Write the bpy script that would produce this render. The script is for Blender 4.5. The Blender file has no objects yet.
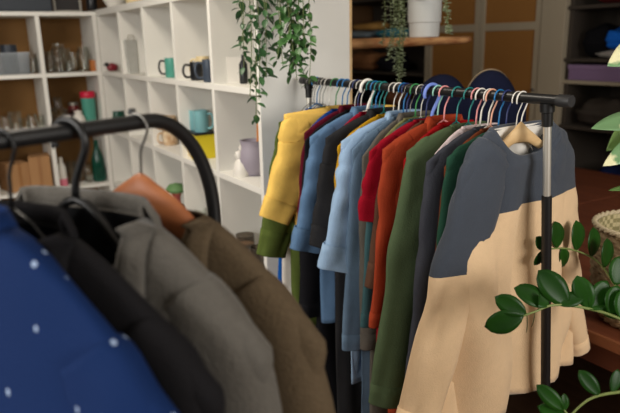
import bpy, math, random
from mathutils import Vector, Matrix, noise
random.seed(7)
PI = math.pi
sc = bpy.context.scene
COL = sc.collection

# ------------------------------------------------------------------ camera
F, CX, CY, H = 627.0, 310.0, 206.5, 1.6
AX = Vector((0.853, 0.151, -0.500)); AY = Vector((-0.522, 0.207, -0.828))
AY.normalize(); AX = (AX - AY * AX.dot(AY)).normalized(); AZ = AX.cross(AY)
M3 = Matrix((AX, AY, AZ))                      # camera axes -> world
cam_data = bpy.data.cameras.new('camera'); cam = bpy.data.objects.new('camera', cam_data)
COL.objects.link(cam); sc.camera = cam
cam.matrix_world = Matrix.Translation((0, 0, H)) @ M3.to_4x4()
cam_data.sensor_width = 36.0; cam_data.lens = F / 620 * 36.0; cam_data.clip_start = 0.05
cam_data.dof.use_dof = True; cam_data.dof.focus_distance = 1.50; cam_data.dof.aperture_fstop = 3.4

def ray(x, y): return M3 @ Vector(((x - CX) / F, -(y - CY) / F, -1))
def at(x, y, d): return Vector((0, 0, H)) + ray(x, y) * d
def plane(x, y, ax, v):
    d = ray(x, y); t = (v - (0, 0, H)[ax]) / d[ax]
    return Vector((0, 0, H)) + d * t

# ------------------------------------------------------------------ light
w = bpy.data.worlds.new('world'); sc.world = w; w.use_nodes = True
w.node_tree.nodes['Background'].inputs[0].default_value = (0.75, 0.85, 1.0, 1)
w.node_tree.nodes['Background'].inputs[1].default_value = 0.6
def area(name, loc, target, sx, sy, power, col):
    l = bpy.data.lights.new(name, 'AREA'); l.shape = 'RECTANGLE'; l.size = sx; l.size_y = sy
    l.energy = power; l.color = col
    o = bpy.data.objects.new(name, l); COL.objects.link(o); o.location = loc
    o.rotation_euler = (Vector(target) - Vector(loc)).to_track_quat('-Z', 'Y').to_euler()
    return o
area('added_left_light', (-2.12, 0.6, 1.95), (1.0, 1.3, 1.2), 1.9, 1.3, 84, (1.0, 0.965, 0.91))  # unseen soft source added on the left to light the clothes
area('added_rear_light', (1.45, -2.12, 2.0), (1.1, 1.5, 1.2), 1.5, 1.2, 78, (1.0, 0.955, 0.89))  # unseen source added behind the camera, placed for its light on the rack
area('added_ceiling_fill', (0.2, 2.4, 2.8), (0.2, 2.4, 0), 0.6, 0.6, 30, (1.0, 0.9, 0.76))  # added overhead fill that lifts the room from out of view
sc.view_settings.view_transform = 'Standard'; sc.view_settings.look = 'None'
sc.view_settings.gamma = 1.0; sc.view_settings.use_curve_mapping = False
sc.view_settings.exposure = 0.0

# ------------------------------------------------------------------ materials
def s2l(c): return tuple(((v / 255) / 12.92 if v <= 10 else (((v / 255) + .055) / 1.055) ** 2.4) for v in c)
MATS = {}
def mat(name, rgb, rough=0.6, metal=0.0, trans=0.0, bump=0.0, bscale=60, var=0.0, vscale=8, stretch=None,
        spec=0.5, sheen=0.0, coat=0.0, alpha=1.0, ior=1.45, kind=None, rgb2=None, p=None):
    if name in MATS: return MATS[name]
    m = bpy.data.materials.new(name); MATS[name] = m; m.use_nodes = True
    nt = m.node_tree; n = nt.nodes; L = nt.links; b = n['Principled BSDF']
    c = s2l(rgb) + (1,)
    b.inputs['Base Color'].default_value = c; b.inputs['Roughness'].default_value = rough
    b.inputs['Metallic'].default_value = metal; b.inputs['Transmission Weight'].default_value = trans
    b.inputs['Specular IOR Level'].default_value = spec; b.inputs['IOR'].default_value = ior
    b.inputs['Sheen Weight'].default_value = sheen; b.inputs['Coat Weight'].default_value = coat
    b.inputs['Alpha'].default_value = alpha
    tc = n.new('ShaderNodeTexCoord'); mp = n.new('ShaderNodeMapping'); L.new(tc.outputs['Object'], mp.inputs[0])
    if stretch: mp.inputs['Scale'].default_value = stretch
    src = None
    def mixc(fac, a, bb):
        mx = n.new('ShaderNodeMix'); mx.data_type = 'RGBA'
        L.new(fac, mx.inputs[0])
        for i, v in ((6, a), (7, bb)):
            if isinstance(v, tuple): mx.inputs[i].default_value = v
            else: L.new(v, mx.inputs[i])
        return mx.outputs[2]
    if kind == 'yoke':            # two-colour garment: second colour below the sloping seam
        sp = n.new('ShaderNodeSeparateXYZ'); L.new(tc.outputs['Object'], sp.inputs[0])
        ma = n.new('ShaderNodeMath'); ma.operation = 'MULTIPLY_ADD'
        L.new(sp.outputs[0], ma.inputs[0]); ma.inputs[1].default_value = p[1]; ma.inputs[2].default_value = p[0]
        lt = n.new('ShaderNodeMath'); lt.operation = 'LESS_THAN'; L.new(sp.outputs[2], lt.inputs[0]); L.new(ma.outputs[0], lt.inputs[1])
        src = mixc(lt.outputs[0], c, s2l(rgb2) + (1,))
    elif kind == 'flecks':        # small pale flecks scattered on a plain ground
        vo = n.new('ShaderNodeTexVoronoi'); vo.inputs['Scale'].default_value = p; vo.inputs['Randomness'].default_value = 1
        mp2 = n.new('ShaderNodeMapping'); mp2.inputs['Scale'].default_value = (1, 1, .6); mp2.inputs['Rotation'].default_value = (0, .6, .4)
        L.new(tc.outputs['Object'], mp2.inputs[0]); L.new(mp2.outputs[0], vo.inputs['Vector'])
        lt = n.new('ShaderNodeMath'); lt.operation = 'LESS_THAN'; L.new(vo.outputs['Distance'], lt.inputs[0]); lt.inputs[1].default_value = .14
        src = mixc(lt.outputs[0], c, s2l(rgb2) + (1,))
    elif kind == 'check':
        ck = n.new('ShaderNodeTexChecker'); ck.inputs['Scale'].default_value = p; L.new(mp.outputs[0], ck.inputs[0])
        src = mixc(ck.outputs['Fac'], c, s2l(rgb2) + (1,))
    elif kind == 'wood' or kind == 'weave' or kind == 'leafvar' or kind == 'noise':
        if kind == 'weave':
            wv = n.new('ShaderNodeTexWave'); wv.bands_direction = 'Z'; wv.inputs['Scale'].default_value = p; wv.inputs['Distortion'].default_value = 2.0
            wv.inputs['Detail Scale'].default_value = 6
            L.new(mp.outputs[0], wv.inputs[0]); f = wv.outputs['Fac']
        else:
            nz = n.new('ShaderNodeTexNoise'); nz.inputs['Scale'].default_value = p or 6; nz.inputs['Detail'].default_value = 6
            L.new(mp.outputs[0], nz.inputs[0]); f = nz.outputs['Fac']
        rp = n.new('ShaderNodeValToRGB'); L.new(f, rp.inputs[0])
        lo, hi = (.46, .54) if kind == 'leafvar' else (.3, .7)
        rp.color_ramp.elements[0].position = lo; rp.color_ramp.elements[1].position = hi
        rp.color_ramp.elements[0].color = c; rp.color_ramp.elements[1].color = s2l(rgb2) + (1,)
        src = rp.outputs[0]
    if var:
        nz = n.new('ShaderNodeTexNoise'); nz.inputs['Scale'].default_value = vscale; nz.inputs['Detail'].default_value = 4
        L.new(mp.outputs[0], nz.inputs[0])
        dk = n.new('ShaderNodeMix'); dk.data_type = 'RGBA'; dk.blend_type = 'MULTIPLY'; L.new(nz.outputs['Fac'], dk.inputs[0])
        if src: L.new(src, dk.inputs[6])
        else: dk.inputs[6].default_value = c
        dk.inputs[7].default_value = (1 - var,) * 3 + (1,); src = dk.outputs[2]
    if src: L.new(src, b.inputs['Base Color'])
    if bump:
        nz = n.new('ShaderNodeTexNoise'); nz.inputs['Scale'].default_value = bscale; nz.inputs['Detail'].default_value = 3
        L.new(mp.outputs[0], nz.inputs[0]); bp = n.new('ShaderNodeBump'); bp.inputs['Strength'].default_value = bump
        bp.inputs['Distance'].default_value = 0.004
        L.new(nz.outputs['Fac'], bp.inputs['Height']); L.new(bp.outputs[0], b.inputs['Normal'])
    return m
def fabric(name, rgb, **k):
    k.setdefault('var', .22); k.setdefault('vscale', 40)
    return mat(name, rgb, rough=.92, bump=.35, bscale=260, spec=.12, sheen=.0, **k)

WHITE = mat('white_laminate', (230, 228, 221), .5, var=.05)
WALLM = mat('wall_paint', (150, 140, 122), .9, var=.08)
PLASTER = mat('warm_plaster', (96, 66, 36), .9, var=.2)
HARDB = mat('hardboard_back', (142, 102, 54), .8, var=.3, vscale=5)
BLACKM = mat('black_powder_coat', (22, 22, 23), .38, spec=.5)
BLACKP = mat('black_plastic', (14, 14, 15), .4)
CHROME = mat('brushed_steel', (214, 210, 200), .35, metal=.75)
DARKST = mat('dull_steel', (120, 118, 114), .35, metal=1)
HWOOD = mat('light_hanger_wood', (222, 190, 142), .5, kind='wood', rgb2=(202, 164, 112), p=5, stretch=(1, 6, 6))
OWOOD = mat('orange_hanger_wood', (176, 110, 68), .5, kind='wood', rgb2=(142, 82, 48), p=6, stretch=(1, 5, 7))
TABLEW = mat('dark_red_wood', (134, 76, 50), .5, kind='wood', rgb2=(104, 54, 34), p=5, stretch=(8, .8, 1))
EDGEW = mat('table_edge_wood', (156, 98, 64), .5, kind='wood', rgb2=(128, 76, 48), p=5, stretch=(8, .8, 1))
RATTAN = mat('brown_rattan', (160, 112, 54), .75, kind='weave', rgb2=(132, 88, 38), p=30, bump=.5, bscale=90)
FRAME = mat('beige_painted_wood', (168, 156, 134), .6, var=.12, stretch=(1, 1, .2))
DARKIN = mat('dark_wardrobe_inside', (62, 54, 46), .9)
FLOORM = mat('floor_boards', (112, 82, 58), .6, kind='wood', rgb2=(86, 60, 42), p=4, stretch=(6, .6, 1))
GLASS = mat('clear_glass', (240, 244, 240), .03, trans=1.0)
SMOKE = mat('smoky_glass', (150, 140, 128), .08, trans=.9)
GREENG = mat('green_glass', (18, 92, 74), .08, trans=.55)
PLASTC = mat('translucent_plastic', (214, 222, 228), .22, trans=.85)
CARD = mat('cardboard', (168, 126, 84), .85, var=.12)

# ------------------------------------------------------------------ mesh helpers
class MB:
    def __init__(s): s.v = []; s.f = []
    def add(s, vs, fs, M=None):
        o = len(s.v); s.v += [tuple(M @ Vector(p)) if M else tuple(p) for p in vs]; s.f += [tuple(i + o for i in f) for f in fs]; return s
    def box(s, c, d, M=None):
        x, y, z = c; a, b, e = d[0] / 2, d[1] / 2, d[2] / 2
        vs = [(x + i * a, y + j * b, z + k * e) for i in (-1, 1) for j in (-1, 1) for k in (-1, 1)]
        return s.add(vs, [(0, 1, 3, 2), (4, 6, 7, 5), (0, 4, 5, 1), (2, 3, 7, 6), (0, 2, 6, 4), (1, 5, 7, 3)], M)
    def span(s, a, b): return s.box([(a[i] + b[i]) / 2 for i in range(3)], [abs(b[i] - a[i]) for i in range(3)])
    def rings(s, R, cap=(True, True), M=None):
        n = len(R[0]); vs = [p for r in R for p in r]
        fs = [(i * n + j, i * n + (j + 1) % n, (i + 1) * n + (j + 1) % n, (i + 1) * n + j) for i in range(len(R) - 1) for j in range(n)]
        if cap[0]: fs.append(tuple(range(n))[::-1])
        if cap[1]: fs.append(tuple((len(R) - 1) * n + j for j in range(n)))
        return s.add(vs, fs, M)
    def lathe(s, prof, n=24, M=None, c=(0, 0, 0), cap=(True, True)):
        return s.rings([[(c[0] + r * math.cos(2 * PI * j / n), c[1] + r * math.sin(2 * PI * j / n), c[2] + z) for j in range(n)] for r, z in prof], cap, M)
    def tube(s, pts, r, n=10, cap=(True, True), M=None):
        P = [Vector(p) for p in pts]; R = []; up = None
        for i, p in enumerate(P):
            t = (P[min(i + 1, len(P) - 1)] - P[max(i - 1, 0)]).normalized()
            if up is None: up = Vector((0, 0, 1)) if abs(t.z) < .9 else Vector((0, 1, 0))
            a = (up - t * up.dot(t)).normalized(); b = t.cross(a); up = a
            rr = r[i] if isinstance(r, (list, tuple)) else r
            R.append([p + (a * math.cos(2 * PI * j / n) + b * math.sin(2 * PI * j / n)) * rr for j in range(n)])
        return s.rings(R, cap, M)
    def build(s, name, m, parent=None, smooth=True, loc=None, bevel=0, solid=0, sub=0, rotz=0, autosmooth=True):
        me = bpy.data.meshes.new(name); me.from_pydata(s.v, [], s.f); me.update()
        o = bpy.data.objects.new(name, me); COL.objects.link(o)
        me.materials.append(m)
        if smooth: me.shade_smooth()
        if smooth and autosmooth:
            try: me.set_sharp_from_angle(angle=math.radians(38))
            except Exception: pass
        if parent: o.parent = parent
        if loc is not None: o.location = loc
        if rotz: o.rotation_euler.z = rotz
        if solid: md = o.modifiers.new('solid', 'SOLIDIFY'); md.thickness = solid; md.offset = 0
        if bevel: md = o.modifiers.new('bevel', 'BEVEL'); md.width = bevel; md.segments = 2; md.limit_method = 'ANGLE'
        if sub: md = o.modifiers.new('sub', 'SUBSURF'); md.levels = sub; md.render_levels = sub
        return o
def catmull(P, n):
    P = [tuple(p) for p in P]; Q = [P[0]] + P + [P[-1]]; out = []
    segs = len(P) - 1
    for k in range(n + 1):
        u = k / n * segs; i = min(int(u), segs - 1); t = u - i
        a, b, c, d = Q[i], Q[i + 1], Q[i + 2], Q[i + 3]
        out.append(tuple(.5 * (2 * b[j] + (c[j] - a[j]) * t + (2 * a[j] - 5 * b[j] + 4 * c[j] - d[j]) * t * t + (3 * b[j] - a[j] - 3 * c[j] + d[j]) * t ** 3) for j in range(len(b))))
    return out
def tag(o, label=None, cat=None, group=None, kind=None):
    if label: o['label'] = label
    if cat: o['category'] = cat
    if group: o['group'] = group
    if kind: o['kind'] = kind
    return o
def empty(name, loc, rotz=0, label=None, cat=None, group=None):
    o = bpy.data.objects.new(name, None); COL.objects.link(o); o.location = loc; o.rotation_euler.z = rotz; o.empty_display_size = .05
    return tag(o, label, cat, group)
def struct(name, mb, m, bevel=0):
    o = mb.build(name, m, smooth=False, bevel=bevel); o['kind'] = 'structure'; return o

# ------------------------------------------------------------------ room shell
XL, XR, YR, YF, ZC = -2.2, 4.62, -2.2, 6.1, 2.9
struct('floor', MB().span((XL - .1, YR - .1, -.06), (XR + .1, YF + .1, 0)), FLOORM)
struct('ceiling', MB().span((XL - .1, YR - .1, ZC), (XR + .1, YF + .1, ZC + .08)), mat('ceiling_paint', (205, 200, 190), .9))
struct('wall_back', MB().span((XL, YF, 0), (XR, YF + .1, ZC)), PLASTER)
struct('wall_right', MB().span((XR, YR, 0), (XR + .1, YF, ZC)), WALLM)
LW = MB().span((XL - .1, YR, 0), (XL, YF, 1.2)).span((XL - .1, YR, 2.7), (XL, YF, ZC)).span((XL - .1, YR, 1.2), (XL, -.45, 2.7)).span((XL - .1, 1.65, 1.2), (XL, YF, 2.7))
struct('wall_left', LW, WALLM)
RW = MB().span((XL, YR - .1, 0), (XR, YR, 1.3)).span((XL, YR - .1, 2.7), (XR, YR, ZC)).span((XL, YR - .1, 1.3), (.6, YR, 2.7)).span((2.3, YR - .1, 1.3), (XR, YR, 2.7))
struct('wall_rear', RW, WALLM)
wf = MB()
for a, b in (((-.45, 1.2), (1.65, 1.26)), ((-.45, 2.64), (1.65, 2.7)), ((-.45, 1.26), (-.39, 2.64)), ((1.59, 1.26), (1.65, 2.64)), ((.57, 1.26), (.63, 2.64))):
    wf.span((XL - .08, a[0], a[1]), (XL - .02, b[0], b[1]))
struct('added_window_1', wf, WHITE)  # frame of an unseen window, added to house the left light
wf = MB()
for a, b in (((.6, 1.3), (2.3, 1.36)), ((.6, 2.64), (2.3, 2.7)), ((.6, 1.36), (.66, 2.64)), ((2.24, 1.36), (2.3, 2.64)), ((1.42, 1.36), (1.48, 2.64))):
    wf.span((a[0], YR - .08, a[1]), (b[0], YR - .02, b[1]))
struct('added_window_2', wf, WHITE)  # unseen rear window, added where its area light was wanted

# ------------------------------------------------------------------ bookcases
TH = .026
ROWZ = [2.2 - .0, 1.82, 1.43, 1.045, .655, .265]      # shelf top surfaces (first unused)
XB0, YB0, DEP = 1.075, 4.5, .41
def shelf_unit_right():
    r = empty('bookcase', (XB0, 3.3, 0), 0, 'long white open bookcase running toward the camera, its end panel beside the rack', 'bookcase')
    def lo(a): return (a[0] - XB0, a[1] - 3.3, a[2])
    def P(name, a, b, m=WHITE): return MB().span(lo(a), lo(b)).build(name, m, r, smooth=False, bevel=.0015)
    ys = [2.15, 2.573, 3.03, 3.50, 3.985, 4.5]
    P('end_panel', (XB0, 2.15 - TH, 0), (XB0 + DEP, 2.15, 1.84))
    P('edge_strip', (XB0 + DEP, 2.15 - TH, 0), (XB0 + DEP + .012, 2.15, 1.84), HWOOD)
    for y in ys[1:]: P('upright', (XB0, y - TH / 2, 0), (XB0 + DEP, y + TH / 2, 1.82 - TH))
    P('top_board', (XB0, 2.15, 1.82 - TH), (XB0 + DEP, 4.92, 1.82 + .012))
    for z in (1.43, 1.045, .655, .265):
        for i in range(5):
            P('shelf', (XB0, ys[i] + TH / 2 if i else 2.15, z - TH), (XB0 + DEP, ys[i + 1] - TH / 2, z))
    P('back_panel', (XB0 + DEP, 2.15, 0), (XB0 + DEP + .008, 4.92, 1.82), WHITE)
    P('plinth', (XB0 + .02, 2.15, 0), (XB0 + .04, 4.5, .07))
    return ys
YS = shelf_unit_right()
def shelf_unit_left():
    r = empty('bookcase', (0, YB0, 0), 0, 'white open bookcase facing the camera in the far left corner, brown back behind its glassware', 'bookcase')
    def P(name, a, b, m=WHITE): return MB().span((a[0], a[1] - YB0, a[2]), (b[0], b[1] - YB0, b[2])).build(name, m, r, smooth=False, bevel=.0015)
    xs = [XB0 - TH / 2 - .003, .70, .325, -.05, -.425, -.8]
    for x in xs: P('upright', (x - TH / 2, YB0, 0), (x + TH / 2, YB0 + .38, 1.82 - TH))
    P('top_board', (xs[-1] - TH / 2, YB0, 1.82 - TH), (XB0 - .003, YB0 + .38, 1.82))
    for z in (1.43, 1.045, .655, .265):
        for i in range(5): P('shelf', (xs[i + 1] + TH / 2, YB0, z - TH), (xs[i] - TH / 2, YB0 + .38, z))
    P('back_panel', (xs[-1], YB0 + .38, 0), (XB0 - .003, YB0 + .388, 1.82), HARDB)
shelf_unit_left()

# ------------------------------------------------------------------ table and wardrobe
TZ = .70
TX = plane(605, 338, 2, TZ).x
t = empty('work_table', (TX + 1.15, 1.6, 0), 0, 'large dark reddish wooden table carrying the basket beside the rack', 'table')
def tl(a): return (a[0] - TX - 1.15, a[1] - 1.6, a[2])
MB().span(tl((TX + .012, -.3, TZ - .035)), tl((3.84, 2.08, TZ))).build('tabletop', TABLEW, t, smooth=False, bevel=.003)
MB().span(tl((TX, -.3, TZ - .036)), tl((TX + .012, 2.08, TZ + .0005))).build('edge_strip', EDGEW, t, smooth=False, bevel=.002)
MB().span(tl((TX + .05, -.2, TZ - .13)), tl((TX + .08, 2.0, TZ - .036))).build('apron', TABLEW, t, smooth=False)
for lx in (TX + .05, 3.76):
    for ly in (-.25, 1.95): MB().span(tl((lx, ly, 0)), tl((lx + .07, ly + .07, TZ - .036))).build('leg', TABLEW, t, smooth=False, bevel=.004)

t = empty('side_table', (2.75, 3.0, 0), 0, 'dark reddish wooden table farther back against the wardrobe', 'table')
MB().span((-1.1, -.91, TZ - .035), (1.09, .9, TZ)).build('tabletop', TABLEW, t, smooth=False, bevel=.003)
for lx in (-1.05, 1.0):
    for ly in (-.86, .8): MB().span((lx, ly, 0), (lx + .07, ly + .07, TZ - .036)).build('leg', TABLEW, t, smooth=False, bevel=.004)

WX = 4.0; WT = 2.6
wr = empty('wardrobe', (WX + .3, 4.1, 0), 0, 'tall beige wardrobe with brown rattan doors and open compartments along the right wall', 'wardrobe')
def wl(a): return (a[0] - WX - .3, a[1] - 4.1, a[2])
def WP(name, a, b, m, par=wr, bevel=.003): return MB().span(wl(a), wl(b)).build(name, m, par, smooth=False, bevel=bevel)
WP('carcass_back', (WX + .56, 2.0, 0), (WX + .58, 6.05, WT), DARKIN)
WP('carcass_top', (WX, 2.0, WT - .03), (WX + .56, 6.05, WT), FRAME)
WP('carcass_side', (WX, 1.97, 0), (WX + .56, 2.0, WT), FRAME)
WP('pilaster', (WX - .01, 3.03, 0), (WX + .04, 3.235, WT - .03), FRAME)
WP('partition', (WX, 4.49, 0), (WX + .56, 4.52, WT - .03), FRAME)
WP('partition', (WX + .04, 3.03, 0), (WX + .56, 3.0, WT - .03), DARKIN)
def rdoor(y0, y1):
    st = .052
    d = WP('door', (WX + .01, y0 + st, .1), (WX + .02, y1 - st, WT - .04), RATTAN)
    for a, b in ((y0, y0 + st), (y1 - st, y1)): WP('stile', (WX, a, .05), (WX + .028, b, WT - .035), FRAME, d).parent = d
    for z in (.05, .75, 1.645, WT - .12): WP('rail', (WX + .001, y0 + st, z), (WX + .027, y1 - st, z + .06), FRAME, d)
    MB().lathe([(.0, 0), (.011, .004), (.013, .014), (.008, .02), (0, .022)], 12, Matrix.Translation(wl((WX, y0 + st / 2, 1.2))) @ Matrix.Rotation(-PI / 2, 4, 'Y')).build('handle', DARKST, d)
rdoor(3.245, 3.855); rdoor(3.862, 4.482)
for z in (.5, .95, 1.28, 1.62, 2.0):
    WP('shelf', (WX + .01, 4.53, z - .025), (WX + .55, 6.05, z), DARKIN)
for z in (.5, .96, 1.44, 1.80, 2.2):
    WP('shelf', (WX + .01, 2.0, z - .025), (WX + .55, 3.03, z), DARKIN)

def heap(name, label, cat, c, size, m, group=None, seed=0, rz=0):
    """a folded or crumpled pile of cloth: rounded layered blob"""
    mb = MB(); n = 28; R = []
    rows = 12
    for i in range(rows + 1):
        t_ = i / rows; z = t_ * size[2]; k = math.sin(PI * min(max(t_ * .92 + .06, 0), 1)) ** .35
        k *= 1 - .05 * math.cos(t_ * PI * 6)
        ring = []
        for j in range(n):
            a = 2 * PI * j / n; ca, sa = math.cos(a), math.sin(a)
            q = .55
            x = size[0] / 2 * k * math.copysign(abs(ca) ** q, ca); y = size[1] / 2 * k * math.copysign(abs(sa) ** q, sa)
            d = noise.noise(Vector((x * 9 + seed, y * 9, z * 14))) * .12
            ring.append((x * (1 + d), y * (1 + d), z + (noise.noise(Vector((x * 7, y * 7 + seed, 3))) * size[2] * .35 if i > rows * .6 else 0)))
        R.append(ring)
    mb.rings(R)
    o = mb.build(name, m, loc=c, rotz=rz, autosmooth=False)
    return tag(o, label, cat, group)
def onw(px, py, z): # point inside the wardrobe for a pixel column, at shelf height
    p = plane(px, py, 0, WX + .16); return (p.x, p.y, z)
FOLD = 'clothes folded in the open wardrobe'
heap('folded_clothes', 'mustard and tan cloth folded on the upper wardrobe shelf behind the hanging string plant', 'folded clothes', onw(372, 5, 1.62 + .075), (.3, .42, .075), fabric('tan_cloth', (196, 150, 84)), FOLD, 1)
heap('folded_clothes', 'grey blue folded cloth beneath the tan one on the upper wardrobe shelf', 'folded clothes', onw(366, 12, 1.62), (.34, .46, .075), fabric('grey_cloth', (140, 154, 162)), FOLD, 2)
heap('folded_clothes', 'teal folded cloth beside the grey one on the upper wardrobe shelf', 'folded clothes', onw(395, 12, 1.62), (.32, .3, .085), fabric('teal_cloth', (60, 146, 170)), FOLD, 3)
heap('folded_clothes', 'brown folded blanket on the middle wardrobe shelf above the plank shelf', 'folded clothes', onw(368, 30, 1.28), (.34, .5, .2), fabric('brown_blanket', (140, 96, 62)), FOLD, 4)
heap('folded_clothes', 'near-black folded clothes on the middle wardrobe shelf behind the string plant', 'folded clothes', onw(394, 30, 1.28), (.3, .28, .17), fabric('dark_cloth', (28, 28, 36)), FOLD, 5)
heap('folded_clothes', 'black crumpled clothes on the wardrobe shelf just above the far end of the rail', 'folded clothes', onw(372, 65, .95), (.34, .5, .2), fabric('black_cloth', (22, 22, 26)), FOLD, 6)
heap('folded_clothes', 'dull brown folded clothes on the wardrobe shelf below the plank shelf', 'folded clothes', onw(400, 66, .95), (.32, .22, .16), fabric('rusty_cloth', (120, 78, 54)), FOLD, 7)
# right-hand open compartment
heap('folded_clothes', 'bright blue bag of cloth in the open compartment at the right edge', 'folded clothes', (4.14, 2.68, 1.50), (.26, .17, .13), fabric('bright_blue_cloth', (30, 110, 220)), FOLD, 8, .3)
heap('folded_clothes', 'black crumpled clothes left of the bright blue bag in the right compartment', 'folded clothes', (4.20, 2.84, 1.44), (.3, .22, .22), fabric('black_cloth', (22, 22, 26)), FOLD, 9)
heap('folded_clothes', 'white crumpled cloth lying above the purple box in the right compartment', 'folded clothes', (4.2, 2.66, 1.44), (.3, .36, .06), fabric('white_cloth', (190, 184, 176)), FOLD, 10)
heap('folded_clothes', 'dark red clothes heaped on the upper shelf of the right compartment', 'folded clothes', (4.14, 2.68, 1.80), (.3, .36, .16), fabric('dark_red_cloth', (92, 30, 30)), FOLD, 11)
heap('folded_clothes', 'grey brown bundle of clothes under the purple box', 'folded clothes', (4.18, 2.7, .96), (.34, .5, .2), fabric('grey_brown_cloth', (70, 64, 58)), FOLD, 12)
heap('folded_clothes', 'navy bundle low in the right compartment just above the table', 'folded clothes', (4.0 + .2, 2.5, .5), (.36, .5, .2), fabric('navy_cloth', (22, 34, 74)), FOLD, 13)
b = empty('storage_box', (4.17, 2.66, 1.285), 0, 'flat dull purple box on the shelf of the right wardrobe compartment', 'box')
MB().span((-.15, -.33, .0), (.15, .33, .105)).build('box_body', mat('purple_board', (128, 104, 138), .7), b, smooth=False, bevel=.006)
MB().span((-.155, -.335, .08), (.155, .335, .11)).build('lid', mat('purple_lid', (136, 112, 146), .7), b, smooth=False, bevel=.004)
WP('shelf', (WX + .01, 2.0, 1.26), (WX + .55, 3.03, 1.285), FRAME)
# dark red curtain-like dress hanging beside compartment
mb = MB(); R = []
for i in range(14):
    z = -.02 - i * .11; k = .08 + .10 * min(1, i / 3)
    R.append([(k * .6 * math.cos(a) + .01 * math.sin(a * 5 + i * .3), k * 1.1 * math.sin(a) + .012 * math.cos(a * 6), z) for a in [2 * PI * j / 26 for j in range(26)]])
mb.rings(R, (True, False))
tag(mb.build('dress', fabric('burgundy_cloth', (66, 22, 34)), loc=(3.86, 2.2, 2.45), autosmooth=False), 'long burgundy dress hanging at the right edge in front of the wardrobe opening', 'dress')

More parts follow.
